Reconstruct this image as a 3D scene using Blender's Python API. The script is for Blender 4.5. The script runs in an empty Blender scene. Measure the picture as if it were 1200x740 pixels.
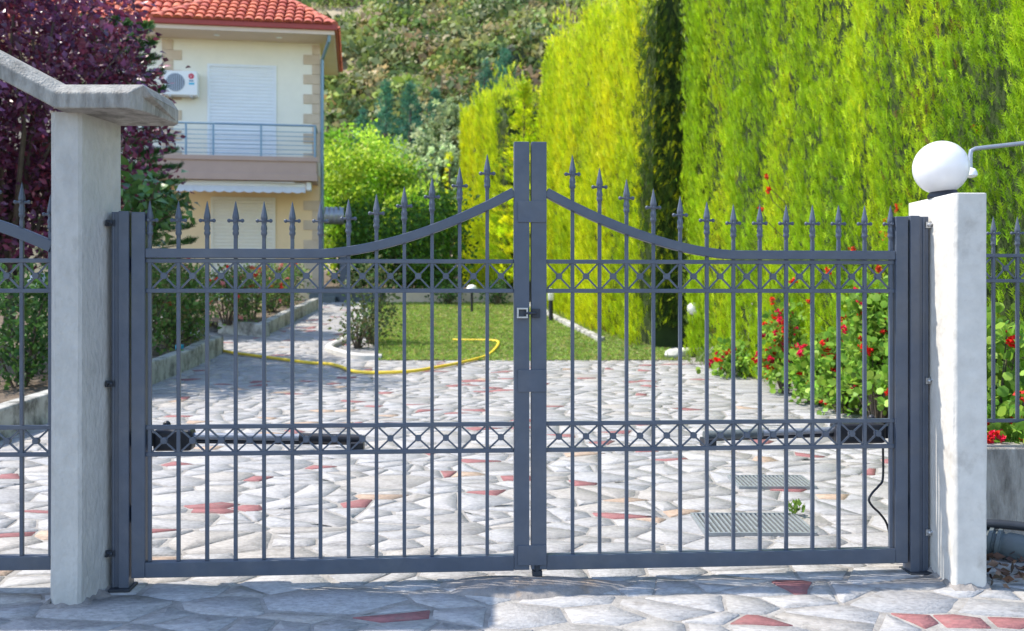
import bpy, bmesh, math, random
import numpy as np
from mathutils import Vector, Matrix
R = math.radians
# ------------------------------------------------------------------ camera, sky, sun, exposure
scene = bpy.context.scene
C = scene.collection
CAMY, CAMZ, F, CX, HY = -4.42, 1.29, 1150.0, 600.0, 345.0      # metres / photo pixels
cam_d = bpy.data.cameras.new('camera'); cam = bpy.data.objects.new('camera', cam_d); C.objects.link(cam)
cam.location = (0, CAMY, CAMZ); cam.rotation_euler = (R(90), 0, 0)
cam_d.sensor_width = 36; cam_d.lens = 36 * F / 1200; cam_d.shift_y = -(370 - HY) / 1200
cam_d.clip_start = 0.05; cam_d.clip_end = 1000
cam_d.dof.use_dof = True; cam_d.dof.focus_distance = 4.4; cam_d.dof.aperture_fstop = 3.4
scene.camera = cam
SUN_EL = R(56); SUN_AZ = math.atan2(-0.99, 0.13)               # azimuth from +Y towards +X
sun_v = Vector((math.sin(SUN_AZ) * math.cos(SUN_EL), math.cos(SUN_AZ) * math.cos(SUN_EL), math.sin(SUN_EL)))
w = bpy.data.worlds.new('World'); scene.world = w; w.use_nodes = True
nt = w.node_tree; bg = nt.nodes['Background']; sky = nt.nodes.new('ShaderNodeTexSky')
sky.sky_type = 'NISHITA'; sky.sun_disc = False; sky.sun_elevation = SUN_EL; sky.sun_rotation = SUN_AZ % (2 * math.pi)
sky.air_density = 1.0; sky.dust_density = .5; sky.ozone_density = 1.6
nt.links.new(sky.outputs[0], bg.inputs[0]); bg.inputs[1].default_value = 0.15
sun_d = bpy.data.lights.new('sun', 'SUN'); sun = bpy.data.objects.new('sun', sun_d); C.objects.link(sun)
sun_d.energy = 2.75; sun_d.angle = R(0.6); sun_d.color = (1.0, 0.93, 0.82)
sun.rotation_euler = (-sun_v).to_track_quat('-Z', 'Y').to_euler(); sun.location = (-20, 6, 30)
vs = scene.view_settings
vs.view_transform = 'Standard'; vs.look = 'None'; vs.gamma = 1; vs.exposure = 1.42; vs.use_curve_mapping = False
rng = random.Random(7); nr = np.random.default_rng(7)

# ------------------------------------------------------------------ helpers
def g(Y):
    """height of the rising drive and garden above the gate line"""
    if Y < 6: return .029 * Y
    def S(t): return t ** 3 - t ** 4 / 2          # integral of smoothstep
    if Y < 12: return .029 * Y + .05 * 6 * S((Y - 6) / 6)
    return .029 * Y + .05 * 3 + .05 * (Y - 12)
def P(px, py, Y):
    z = Y - CAMY; return Vector(((px - CX) / F * z, Y, CAMZ - (py - HY) / F * z))
def G(px, py, dz=0):
    """where the sight line of a photo pixel meets the ground"""
    Y = -2.0
    while Y < 60:
        p = P(px, py, Y)
        if p.z <= g(Y) + dz: return Vector((p.x, Y, g(Y)))
        Y += .02
    return P(px, py, 60)
def proj(v):
    z = v[1] - CAMY; return (CX + F * v[0] / z, HY + F * (CAMZ - v[2]) / z)

class MB:
    def __init__(s): s.v = []; s.f = []
    def add(s, vs_, fs):
        o = len(s.v); s.v += [tuple(x) for x in vs_]; s.f += [tuple(i + o for i in f) for f in fs]; return s
    def box(s, x0, x1, y0, y1, z0, z1):
        vs_ = [(x, y, z) for x in (x0, x1) for y in (y0, y1) for z in (z0, z1)]
        return s.add(vs_, [(0,1,3,2),(4,6,7,5),(0,4,5,1),(2,3,7,6),(0,2,6,4),(1,5,7,3)])
    def prism(s, poly, y0, y1):
        """polygon in x,z pushed through y"""
        n = len(poly); vs_ = [(x, y0, z) for x, z in poly] + [(x, y1, z) for x, z in poly]
        return s.add(vs_, [tuple(range(n)), tuple(range(2*n-1, n-1, -1))] + [(i+n, (i+1)%n+n, (i+1)%n, i) for i in range(n)])
    def zprism(s, poly, z0, z1):
        n = len(poly); vs_ = [(x, y, z0) for x, y in poly] + [(x, y, z1) for x, y in poly]
        return s.add(vs_, [tuple(range(n-1, -1, -1)), tuple(range(n, 2*n))] + [(i, (i+1)%n, (i+1)%n+n, i+n) for i in range(n)])
    def tube(s, pts, r, n=8, cap=True):
        pts = [Vector(p) for p in pts]; rs = r if isinstance(r, (list, tuple)) else [r] * len(pts)
        vs_ = []; up = None
        for i, p in enumerate(pts):
            d = (pts[min(i+1, len(pts)-1)] - pts[max(i-1, 0)]).normalized()
            if up is None:
                up = Vector((0,0,1)) if abs(d.z) < .9 else Vector((1,0,0))
            a = d.cross(up)
            a = a.normalized() if a.length > 1e-5 else d.orthogonal().normalized()
            b = a.cross(d).normalized(); up = b
            for k in range(n):
                t = 2*math.pi*k/n; vs_.append(p + (a*math.cos(t) + b*math.sin(t)) * rs[i])
        m = len(pts)
        fs = [(i*n+k, i*n+(k+1)%n, (i+1)*n+(k+1)%n, (i+1)*n+k) for i in range(m-1) for k in range(n)]
        if cap: fs += [tuple(range(n-1, -1, -1)), tuple((m-1)*n+k for k in range(n))]
        return s.add(vs_, fs)
    def lathe(s, prof, c=(0,0,0), n=12):
        vs_ = []; m = len(prof)
        for r, z in prof:
            for k in range(n):
                t = 2*math.pi*k/n; vs_.append((c[0]+r*math.cos(t), c[1]+r*math.sin(t), c[2]+z))
        fs = [(i*n+k, i*n+(k+1)%n, (i+1)*n+(k+1)%n, (i+1)*n+k) for i in range(m-1) for k in range(n)]
        fs += [tuple(range(n-1, -1, -1)), tuple((m-1)*n+k for k in range(n))]
        return s.add(vs_, fs)
    def sphere(s, c, r, n=12, m=8, sz=1):
        return s.lathe([(max(1e-4, r*math.sin(math.pi*i/m)), -r*sz*math.cos(math.pi*i/m)) for i in range(m+1)], c, n)
    def xf(s, M):
        s.v = [tuple(M @ Vector(p)) for p in s.v]; return s
    def mesh(s, name, mat, smooth=False):
        me = bpy.data.meshes.new(name); me.from_pydata(s.v, [], s.f); me.materials.append(mat)
        bm = bmesh.new(); bm.from_mesh(me); bmesh.ops.recalc_face_normals(bm, faces=bm.faces); bm.to_mesh(me); bm.free()
        if smooth:
            me.shade_smooth()
            try: me.set_sharp_from_angle(angle=R(40))
            except Exception: pass
        return me
    def build(s, name, mat, parent=None, smooth=False, bevel=0, seg=2, loc=None):
        o = bpy.data.objects.new(name, s.mesh(name, mat, smooth)); C.objects.link(o); o.parent = parent
        if loc is not None: o.location = loc
        if bevel: bev(o, bevel, seg)
        return o
def bev(o, wd, seg=2):
    m = o.modifiers.new('bevel', 'BEVEL'); m.width = wd; m.segments = seg; m.limit_method = 'ANGLE'; m.angle_limit = R(35)
    return o
def inst(name, me, parent=None, loc=(0,0,0), rot=(0,0,0), scale=None):
    o = bpy.data.objects.new(name, me); C.objects.link(o); o.parent = parent; o.location = loc; o.rotation_euler = rot
    if scale is not None: o.scale = scale
    return o
def tag(o, label=None, cat=None, group=None, kind=None):
    if label: o['label'] = label
    if cat: o['category'] = cat
    if group: o['group'] = group
    if kind: o['kind'] = kind
    return o
def thing(name, label, cat, loc=(0,0,0), rz=0, group=None):
    o = bpy.data.objects.new(name, None); C.objects.link(o); o.empty_display_size = .2
    o.location = loc; o.rotation_euler = (0, 0, rz); return tag(o, label, cat, group)

# ------------------------------------------------------------------ materials
def mat(name, col, rough=.6, metal=0, var=.12, scale=8, bump=.1, bscale=60, attr=False, transl=0, spec=.4,
        col2=None, c2scale=3, c2lo=.5, c2hi=.65, stretch=None, bdist=.01):
    m = bpy.data.materials.new(name); m.use_nodes = True; N = m.node_tree.nodes; L = m.node_tree.links
    b = N['Principled BSDF']; b.inputs['Roughness'].default_value = rough; b.inputs['Metallic'].default_value = metal
    b.inputs['Specular IOR Level'].default_value = spec
    geo = N.new('ShaderNodeNewGeometry'); pos = geo.outputs['Position']
    if stretch:
        mp = N.new('ShaderNodeMapping'); mp.inputs['Scale'].default_value = stretch; L.new(pos, mp.inputs[0]); pos = mp.outputs[0]
    if attr:
        a = N.new('ShaderNodeAttribute'); a.attribute_name = 'col'; base = a.outputs['Color']
    else:
        rgb = N.new('ShaderNodeRGB'); rgb.outputs[0].default_value = (*col, 1); base = rgb.outputs[0]
    if col2 is not None:
        n2 = N.new('ShaderNodeTexNoise'); n2.inputs['Scale'].default_value = c2scale; n2.inputs['Detail'].default_value = 6
        n2.inputs['Roughness'].default_value = .65
        L.new(pos, n2.inputs['Vector'])
        mr = N.new('ShaderNodeMapRange'); mr.inputs[1].default_value = c2lo; mr.inputs[2].default_value = c2hi; L.new(n2.outputs[0], mr.inputs[0])
        mx = N.new('ShaderNodeMix'); mx.data_type = 'RGBA'; L.new(mr.outputs[0], mx.inputs[0]); L.new(base, mx.inputs[6])
        mx.inputs[7].default_value = (*col2, 1); base = mx.outputs[2]
    if var:
        n1 = N.new('ShaderNodeTexNoise'); n1.inputs['Scale'].default_value = scale; n1.inputs['Detail'].default_value = 8
        n1.inputs['Roughness'].default_value = .6
        L.new(pos, n1.inputs['Vector'])
        mr = N.new('ShaderNodeMapRange'); mr.inputs[1].default_value = .25; mr.inputs[2].default_value = .75
        mr.inputs[3].default_value = 1 - var; mr.inputs[4].default_value = 1 + var; L.new(n1.outputs[0], mr.inputs[0])
        h = N.new('ShaderNodeVectorMath'); h.operation = 'SCALE'; L.new(base, h.inputs[0]); L.new(mr.outputs[0], h.inputs['Scale']); base = h.outputs[0]
    L.new(base, b.inputs['Base Color'])
    if bump:
        nb = N.new('ShaderNodeTexNoise'); nb.inputs['Scale'].default_value = bscale; nb.inputs['Detail'].default_value = 5
        L.new(pos, nb.inputs['Vector'])
        bp = N.new('ShaderNodeBump'); bp.inputs['Strength'].default_value = bump; bp.inputs['Distance'].default_value = bdist
        L.new(nb.outputs[0], bp.inputs['Height']); L.new(bp.outputs[0], b.inputs['Normal'])
    if transl:
        t = N.new('ShaderNodeBsdfTranslucent'); L.new(base, t.inputs[0]); ms = N.new('ShaderNodeMixShader')
        ms.inputs[0].default_value = transl; L.new(b.outputs[0], ms.inputs[1]); L.new(t.outputs[0], ms.inputs[2])
        L.new(ms.outputs[0], N['Material Output'].inputs['Surface'])
    return m
M = {}
M['steel'] = mat('slate_paint', (.064, .080, .112), .45, 0, .13, 14, .08, 180, spec=.5, col2=(.092, .102, .122), c2scale=5, c2lo=.45, c2hi=.75)
M['steel_dark'] = mat('dark_steel', (.03, .035, .045), .5, .2, .2, 20, .1, 200)
M['zinc'] = mat('zinc', (.45, .45, .45), .4, .8, .25, 30, .1, 200)
M['black'] = mat('black_plastic', (.018, .02, .028), .45, 0, .15, 20, .05, 200)
M['alu'] = mat('grey_tube', (.32, .34, .38), .35, .5, .1, 20, .03, 200)
M['concrete'] = mat('raw_concrete', (.31, .295, .265), .9, 0, .35, 10, .9, 70, col2=(.115, .105, .09), c2scale=6, c2lo=.47, c2hi=.72, stretch=(1.6, 1.6, .5))
M['plaster_grey'] = mat('painted_plaster', (.42, .41, .385), .85, 0, .14, 16, .8, 45, col2=(.24, .235, .215), c2scale=8, c2lo=.57, c2hi=.8, stretch=(1, 1, .6))
M['white_plaster'] = mat('white_plaster', (.56, .535, .49), .85, 0, .12, 14, .5, 15, col2=(.36, .33, .29), c2scale=6, c2lo=.57, c2hi=.8, bdist=.012)
M['stone'] = mat('flagstone', (1,1,1), .85, 0, .3, 42, .7, 90, attr=True, col2=(.17, .152, .135), c2scale=9, c2lo=.56, c2hi=.82, stretch=(.8, 1.3, 1), bdist=.008)
M['mortar'] = mat('mortar', (.30, .282, .26), .95, 0, .3, 14, .8, 60, col2=(.19, .175, .16), c2scale=8, c2lo=.5, c2hi=.7)
M['cement'] = mat('rough_cement', (.235, .215, .2), .95, 0, .35, 14, 1.0, 40, col2=(.3, .2, .12), c2scale=4, c2lo=.56, c2hi=.75)
M['soil'] = mat('soil', (.11, .08, .055), .95, 0, .35, 8, .9, 30, col2=(.18, .14, .10), c2scale=5)
M['hill'] = mat('hill_earth', (.34, .26, .19), .95, 0, .35, .4, 0, col2=(.24, .23, .12), c2scale=.12, c2lo=.45, c2hi=.6)
M['lawn'] = mat('lawn_soil', (.12, .15, .04), .95, 0, .3, 3, .3, 60, col2=(.28, .22, .12), c2scale=.7, c2lo=.55, c2hi=.72)
M['leaf'] = mat('leaf', (1,1,1), .5, 0, .12, 3, 0, attr=True, transl=.42, spec=.3)
M['gloss_leaf'] = mat('glossy_leaf', (1,1,1), .38, 0, .12, 3, 0, attr=True, transl=.14, spec=.5)
M['petal'] = mat('petal', (1,1,1), .6, 0, .1, 10, 0, attr=True, transl=.3, spec=.2)
M['bark'] = mat('bark', (.11, .085, .065), .9, 0, .3, 12, .8, 40)
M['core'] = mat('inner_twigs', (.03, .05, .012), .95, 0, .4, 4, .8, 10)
M['weathered'] = mat('weathered_kerb', (.42, .41, .37), .95, 0, .25, 6, .8, 40, col2=(.12, .115, .1), c2scale=4.5, c2lo=.45, c2hi=.66)
M['white_rock'] = mat('white_rock', (.52, .5, .46), .9, 0, .15, 8, .6, 20)
M['cream'] = mat('cream_render', (.83, .78, .66), .9, 0, .05, 2, .15, 60)
M['peach'] = mat('peach_render', (.85, .63, .37), .9, 0, .06, 2, .15, 60)
M['quoin'] = mat('quoin_stone', (.60, .47, .34), .9, 0, .15, 3, .3, 30)
M['soffit'] = mat('soffit_render', (.68, .54, .43), .9, 0, .05, 2, .1, 40)
M['fascia'] = mat('fascia_brown', (.48, .34, .28), .8, 0, .06, 3, .1, 40)
M['white'] = mat('white_paint', (.8, .8, .79), .5, 0, .04, 4, .03, 60)
M['shutter'] = mat('shutter_white', (.76, .78, .8), .5, 0, .03, 4, 0)
M['cream_shutter'] = mat('shutter_cream', (.78, .71, .58), .5, 0, .04, 4, 0)
M['awning'] = mat('awning_cloth', (.66, .68, .72), .8, 0, .06, 5, .1, 80)
M['railblue'] = mat('rail_bluegrey', (.22, .33, .42), .4, .2, .08, 5, 0)
M['tile'] = mat('roof_tile', (1,1,1), .75, 0, .2, 5, .2, 30, attr=True)
M['redgutter'] = mat('gutter_red', (.33, .05, .04), .5, 0, .1, 5, .05, 30)
M['opal'] = mat('opal_globe', (.58, .57, .575), .3, 0, .02, 5, 0, spec=.5)
M['hose'] = mat('yellow_hose', (.85, .6, .05), .45, 0, .12, 20, .05, 90)
M['grate'] = mat('grate_steel', (.34, .36, .37), .55, .6, .2, 20, .1, 100)
M['pipegrey'] = mat('pipe_grey', (.11, .13, .135), .5, 0, .2, 8, .1, 60)
M['red'] = mat('red_print', (.55, .02, .06), .5, 0, 0, 5, 0)
M['cyan'] = mat('blue_plastic', (.05, .42, .62), .4, 0, .05, 5, 0)
M['deadleaf'] = mat('dead_leaf', (1,1,1), .8, 0, .2, 20, 0, attr=True)

_b = M['opal'].node_tree.nodes['Principled BSDF']; _b.inputs['Subsurface Weight'].default_value = .8; _b.inputs['Subsurface Radius'].default_value = (.5, .5, .5); _b.inputs['Subsurface Scale'].default_value = 1
# ------------------------------------------------------------------ foliage machinery
def tri_mesh(name, V, T, cols, m):
    me = bpy.data.meshes.new(name); nv, ntri = len(V), len(T)
    me.vertices.add(nv); me.vertices.foreach_set('co', np.asarray(V, np.float32).ravel())
    me.loops.add(ntri * 3); me.loops.foreach_set('vertex_index', np.asarray(T, np.int32).ravel())
    me.polygons.add(ntri); me.polygons.foreach_set('loop_start', np.arange(0, ntri * 3, 3, dtype=np.int32))
    me.polygons.foreach_set('loop_total', np.full(ntri, 3, np.int32))
    a = me.attributes.new('col', 'FLOAT_COLOR', 'POINT')
    cc = np.ones((nv, 4), np.float32); cc[:, :3] = cols; a.data.foreach_set('color', cc.ravel())
    me.materials.append(m); me.update(calc_edges=True); me.validate(); return me
def scatter(name, tmpl, pos, rot, size, col, m, parent=None, kind=None):
    tv, tf = tmpl; tv = np.asarray(tv, float); tf = np.asarray(tf, int); n = len(pos)
    V = np.einsum('nij,vj->nvi', rot, tv) * np.asarray(size).reshape(-1, 1, 1) + np.asarray(pos)[:, None, :]
    T = tf[None] + (np.arange(n) * len(tv))[:, None, None]
    me = tri_mesh(name, V.reshape(-1, 3), T.reshape(-1, 3), np.repeat(col, len(tv), axis=0), m)
    o = bpy.data.objects.new(name, me); C.objects.link(o); o.parent = parent
    if kind: o['kind'] = kind
    return o
def rot_from(dirv, roll):
    """rotation matrices whose local +y is dirv, rolled about it"""
    d = np.asarray(dirv, float); d = d / (np.linalg.norm(d, axis=1, keepdims=True) + 1e-9)
    h = np.where(np.abs(d[:, 2:3]) < .95, np.array([[0, 0, 1.0]]), np.array([[1.0, 0, 0]]))
    a = np.cross(d, h); a /= (np.linalg.norm(a, axis=1, keepdims=True) + 1e-9); b = np.cross(a, d)
    c, s_ = np.cos(roll)[:, None], np.sin(roll)[:, None]
    return np.stack([a * c + b * s_, d, -a * s_ + b * c], axis=2)
def leaf_t(wd=.3, fold=.1, bend=-.12):
    v = [(0,0,0), (-wd,.4,fold), (wd,.4,fold), (0,.5,0), (0,1,bend)]
    return v, [(0,3,1), (0,2,3), (1,3,4), (3,2,4)]
def round_t():
    v = [(0,.45,-.04)]; f = []
    for k in range(7):
        t = 2*math.pi*(k+.5)/7 - math.pi/2; v.append((.5*math.cos(t), .5+.48*math.sin(t), .06*(k % 2)))
    for k in range(7): f.append((0, 1+k, 1+(k+1) % 7))
    return v, f
def spray_t(n=4, wd=.05):
    """a flat upright cypress spray"""
    v = [(-wd*.6,0,0), (wd*.6,0,0), (0,1,0)]; f = [(0,1,2)]
    r_ = random.Random(3)
    for i in range(n):
        y = .12 + .62*i/n; l = .48*(1-.55*i/n)
        for s_ in (-1, 1):
            a = R(38 + r_.uniform(-8, 8)); yy = y + (.05 if s_ > 0 else 0); dz = r_.uniform(-.12, .12)
            tip = (s_*l*math.sin(a), yy+l*math.cos(a), dz)
            o = len(v); v += [(0,yy-.03,0), tip, (s_*.03, yy+.12, dz*.4)]; f.append((o, o+1, o+2))
    return v, f
def fluff_t(n=9, seed=1, ln=1.0, wd=.22):
    """a tuft of narrow leaves in all directions"""
    r_ = random.Random(seed); v = []; f = []
    for i in range(n):
        d = Vector((r_.gauss(0,1), r_.gauss(0,1)+.5, r_.gauss(0,1))).normalized(); a = d.orthogonal().normalized()
        a = Matrix.Rotation(r_.uniform(0, 6.28), 3, d) @ a; b = d * ln * r_.uniform(.6, 1)
        o = len(v); v += [tuple(-a*wd*.2), tuple(b*.5+a*wd), tuple(b), tuple(b*.5-a*wd)]; f += [(o,o+1,o+2), (o,o+2,o+3)]
    return v, f
def palette(cols, n, jitter=.15):
    cols = np.asarray(cols, float); c = cols[nr.integers(0, len(cols), n)]
    return np.clip(c * (1 + nr.normal(0, jitter, (n, 1))) * (1 + nr.normal(0, jitter*.3, (n, 3))), .002, .95)
def rdir(n):
    d = nr.normal(size=(n, 3)); return d / np.linalg.norm(d, axis=1, keepdims=True)
class VNoise:
    """cheap smooth 3D value noise"""
    def __init__(s, seed): s.t = np.random.default_rng(seed).random((32, 32, 32))
    def __call__(s, p):
        p = np.asarray(p, float); i = np.floor(p).astype(int); f = p - i; f = f*f*(3-2*f); r = 0
        for dx in (0, 1):
            for dy in (0, 1):
                for dz in (0, 1):
                    wgt = (f[:,0] if dx else 1-f[:,0]) * (f[:,1] if dy else 1-f[:,1]) * (f[:,2] if dz else 1-f[:,2])
                    r = r + wgt * s.t[(i[:,0]+dx) % 32, (i[:,1]+dy) % 32, (i[:,2]+dz) % 32]
        return r
vn = VNoise(5)
SPRAY = spray_t(); FINE = spray_t(3, .06); LEAF = leaf_t(); BROAD = leaf_t(.34, .12, -.2); ROUND = round_t(); FLUFF = fluff_t(); FLOWER = fluff_t(8, 4, 1.0, .42)

def crown_points(c, rad, nclump, per, spread, shell=.55, flat=.75, keep=None):
    """clump centres through an uneven ellipsoid, leaves round each centre"""
    d = rdir(nclump); rr = (shell + (1-shell) * nr.random(nclump)) ** .7
    lump = .72 + .5 * vn(d * 1.9 + np.asarray(c)[None] * .37)
    ctr = np.asarray(c) + d * rr[:, None] * lump[:, None] * np.asarray(rad)
    if keep is not None: ctr = ctr[keep(ctr)]
    n = len(ctr) * per; k = np.repeat(np.arange(len(ctr)), per)
    off = nr.normal(0, 1, (n, 3)) * spread * np.array([1, 1, flat]) * (.6 + .8*nr.random((len(ctr), 1)))[k]
    return ctr, ctr[k] + off, k, off
def limbs(base, top, ctr, r0, parent, n=26, m='bark'):
    b = MB(); base = Vector(base); top = Vector(top); mid = (base + top) / 2 + Vector((.06, .04, 0)) * (top-base).length
    b.tube([base, mid, top], [r0, r0*.8, r0*.62], 8)
    tr = b.build('trunk', M[m], parent, True)
    l = MB()
    for c in ctr[nr.permutation(len(ctr))[:n]]:
        c = Vector(c); t = rng.uniform(.5, 1); s = mid.lerp(top, t*2-1); q = s.lerp(c, .5) + Vector((rng.uniform(-.1,.1), rng.uniform(-.1,.1), .12)) * (c-s).length
        l.tube([s, q, c], [r0*.42, r0*.25, r0*.06], 5, False)
    l.build('limbs', M[m], parent, True)
    return tr
def tree(name, label, cat, base, top, c, rad, nclump, per, spread, size, cols, tm=LEAF, trunk=.09, m='leaf', group=None, droop=0, shell=.45, flat=.75, keep=None, nl=26):
    t = thing(name, label, cat, base, 0, group); B = np.asarray(base, float)
    ctr, p, k, off = crown_points(np.asarray(c) - B, rad, nclump, per, spread, shell, flat, keep)
    limbs((0,0,-.05), Vector(top) - Vector(base), ctr, trunk, t, nl)
    n = len(p); d = off / (np.linalg.norm(off, axis=1, keepdims=True) + 1e-6) + nr.normal(0, .6, (n, 3)) + np.array([0, 0, .15 - droop])
    ck = palette(cols, len(ctr), .16)[k] * (1 + nr.normal(0, .16, (n, 1)))
    scatter('crown', tm, p, rot_from(d, nr.uniform(0, 6.28, n)), size * nr.uniform(.65, 1.25, n), np.clip(ck, .003, .9), M[m], t)
    return t

# ------------------------------------------------------------------ ground, hillside, driveway, lawn
def sheet(name, xs, ys, zf, m, kind='structure'):
    v = [(x, y, zf(x, y)) for y in ys for x in xs]; nx = len(xs)
    f = [(j*nx+i, j*nx+i+1, (j+1)*nx+i+1, (j+1)*nx+i) for j in range(len(ys)-1) for i in range(nx-1)]
    b = MB(); b.v = v; b.f = f; o = b.build(name, M[m], None, True); o['kind'] = kind; return o
def lin(a, b, n): return [a + (b-a)*i/(n-1) for i in range(n)]
tag(sheet('ground', lin(-150, 150, 31), lin(-80, 0, 9) + lin(1, 34, 34), lambda x, y: g(max(y, -12)) - .03, 'soil'))
def hillz(x, y):
    t = max(0, y - 34); base = g(34) - .03
    return base + t*.12 + .5*max(0, y-41)*min(1, max(0, y-41)/14) + .9*math.sin(x*.13+1)*min(1, t/20) + .7*math.sin(y*.21+x*.07)*min(1, t/20)
tag(sheet('hillside', lin(-150, 150, 76), lin(34, 175, 72), hillz, 'hill'))

# the paved area: its outline in plan
a0, a1, a2 = G(0, 519), G(263, 414), G(309, 395); bedA, bedB = G(790, 427), G(964, 492); lawnL = G(447, 423); kerbTop = G(400, 402)
LAWN_Y = lawnL.y
def paved(x, y):
    if y < -2.2 or y > 19.3: return False
    if y < .55: return -5.2 < x < 5.2
    if y > LAWN_Y + .05:
        xl = kerbTop.x + .25 - .165*(y - kerbTop.y)
        return -7.2 < x < xl
    xr = bedA.x + (bedB.x-bedA.x)*(y-bedA.y)/(bedB.y-bedA.y)
    if y > bedA.y: xr = bedA.x
    return -6.5 < x < min(xr, 3.3) + .05
drive = tag(sheet('driveway', lin(-7.4, 5.4, 9), lin(-2.4, 19.4, 45), lambda x, y: g(y) - .0015, 'mortar'))
# irregular flagstones: cells of a random point set, each clipped to its joints
seeds = []; cellsz = .5; buckets = {}
def near(x, y, r):
    i, j = int(x//cellsz), int(y//cellsz); k = int(r//cellsz)+1
    for a in range(i-k, i+k+1):
        for b in range(j-k, j+k+1):
            for q in buckets.get((a, b), ()): yield q
SY = 1.5                                                          # stones are laid longer across the drive
for it in range(42000):
    x, y = rng.uniform(-7.4, 5.4), rng.uniform(-2.5, 19.5)
    if not paved(x, y): continue
    y *= SY
    rad = rng.choice((.14, .17, .21, .26, .31)) if it < 7000 else rng.choice((.10, .14, .19))
    ok = all((x-q[0])**2 + (y-q[1])**2 > (.5*(rad+q[2])*1.5)**2 for q in near(x, y, .9))
    if ok:
        q = (x, y, rad); seeds.append(q); buckets.setdefault((int(x//cellsz), int(y//cellsz)), []).append(q)
def clip(poly, nx, ny, d):
    out = []; n = len(poly)
    for i in range(n):
        p, q = poly[i], poly[(i+1) % n]; dp, dq = p[0]*nx+p[1]*ny-d, q[0]*nx+q[1]*ny-d
        if dp <= 0: out.append(p)
        if (dp < 0) != (dq < 0):
            t = dp/(dp-dq); out.append((p[0]+(q[0]-p[0])*t, p[1]+(q[1]-p[1])*t))
    return out
stones = []; polys = []
for (x, y, rad) in seeds:
    poly = [(x-.55, y-.55), (x+.55, y-.55), (x+.55, y+.55), (x-.55, y+.55)]
    for (qx, qy, qr) in near(x, y, 1.2):
        if (qx, qy) == (x, y): continue
        dx, dy = qx-x, qy-y; L_ = math.hypot(dx, dy)
        if L_ > 1.3: continue
        nx, ny = dx/L_, dy/L_; t = .5 + .5*(rad*rad-qr*qr)/(L_*L_); t = min(.72, max(.28, t))
        hsh = math.sin((x+qx)*37.1 + (y+qy)*91.7) * .5 + .5
        wob = R(9) * (math.sin((x+qx)*71.3 + (y+qy)*13.9))
        nx, ny = nx*math.cos(wob)-ny*math.sin(wob), nx*math.sin(wob)+ny*math.cos(wob)
        mx_, my_ = x+dx*t, y+dy*t
        poly = clip(poly, nx, ny, mx_*nx+my_*ny - (.0035 + .010*hsh*hsh)*(1+.4*abs(ny))*(1.35 if y < .3 else 1))
        if len(poly) < 3: break
    if len(poly) < 3: continue
    polys.append([(a, b_/SY) for a, b_ in poly])
def area(poly): return abs(sum(poly[i][0]*poly[(i+1)%len(poly)][1]-poly[(i+1)%len(poly)][0]*poly[i][1] for i in range(len(poly))))/2
split = []
for poly in polys:                                               # broken slabs: larger pieces are cracked across
    A = area(poly); cxp, cyp = sum(p[0] for p in poly)/len(poly), sum(p[1] for p in poly)/len(poly)
    if A > .038 and rng.random() < (.75 if A > .075 else .5):
        a = rng.choice((rng.gauss(0, .35), rng.gauss(math.pi/2, .5))); nx, ny = math.cos(a), math.sin(a); d = (cxp+rng.uniform(-.05, .05))*nx + (cyp+rng.uniform(-.03, .03))*ny; gp_ = rng.uniform(.003, .008)
        for q in (clip(poly, nx, ny, d-gp_), clip(poly, -nx, -ny, -d-gp_)):
            if len(q) >= 3: split.append(q)
    else: split.append(poly)
for poly in split:
    A = abs(sum(poly[i][0]*poly[(i+1)%len(poly)][1]-poly[(i+1)%len(poly)][0]*poly[i][1] for i in range(len(poly))))/2
    if A < .004: continue
    pts = []
    for i in range(len(poly)):                                    # knock the corners off, rough the edges
        p, q = poly[i], poly[(i+1) % len(poly)]; l = math.hypot(q[0]-p[0], q[1]-p[1])
        if l < .02: continue
        c = min(.25, .005/l); fr = [c, 1-c] if l < .16 else [c, .36, .67, 1-c]
        nx, ny = -(q[1]-p[1])/l, (q[0]-p[0])/l
        for t in fr:
            j = rng.uniform(-.003, .007) if .2 < t < .8 else rng.uniform(0, .003)
            pts.append((p[0]+(q[0]-p[0])*t + nx*j, p[1]+(q[1]-p[1])*t + ny*j))
    if len(pts) < 4: continue
    cxp, cyp = sum(p[0] for p in pts)/len(pts), sum(p[1] for p in pts)/len(pts)
    r_ = rng.random(); small = A < .034
    k = rng.uniform(.9, 1.08)
    if small and r_ < .15 or A < .05 and r_ < .02: col = (.26*k, .108*k, .108*k)
    elif small and r_ < .19: col = (.38*k, .28*k, .21*k)
    elif r_ < .58: col = (.335*k, .325*k, .32*k)
    elif r_ < .82: col = (.315*k, .312*k, .315*k)
    elif r_ < .92: col = (.34*k, .318*k, .295*k)
    else: col = (.295*k, .285*k, .275*k)
    stones.append((A, cxp, cyp, pts, col))
def stone_geo(pts, cxp, cyp, z0):
    n = len(pts); tx, ty = rng.uniform(-.004, .004), rng.uniform(-.004, .004); h = rng.uniform(.0008, .0034); v = []; f = []
    s_ = g(cyp+.5) - g(cyp-.5)
    def zz(x, y): return s_*(y-cyp) + tx*(x-cxp)+ty*(y-cyp)
    for (x, y) in pts: v.append((x-cxp, y-cyp, zz(x, y) - .005))
    for (x, y) in pts: v.append(((x-cxp)*.984, (y-cyp)*.984, zz(x, y) + h + rng.uniform(-.0006, .0006)))
    v.append((0, 0, h))
    for i in range(n):
        j = (i+1) % n; f += [(i, j, n+j), (i, n+j, n+i), (n+i, n+j, 2*n)]
    return v, f
def pix_area(st):
    a = st[0]; u, v_ = proj((st[1], st[2], g(st[2]))); z = st[2] - CAMY
    if not (-60 < u < 1260 and 330 < v_ < 770): return 0
    return a * F * F / z / z * (CAMZ - g(st[2])) / z
stones.sort(key=pix_area, reverse=True)
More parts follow.
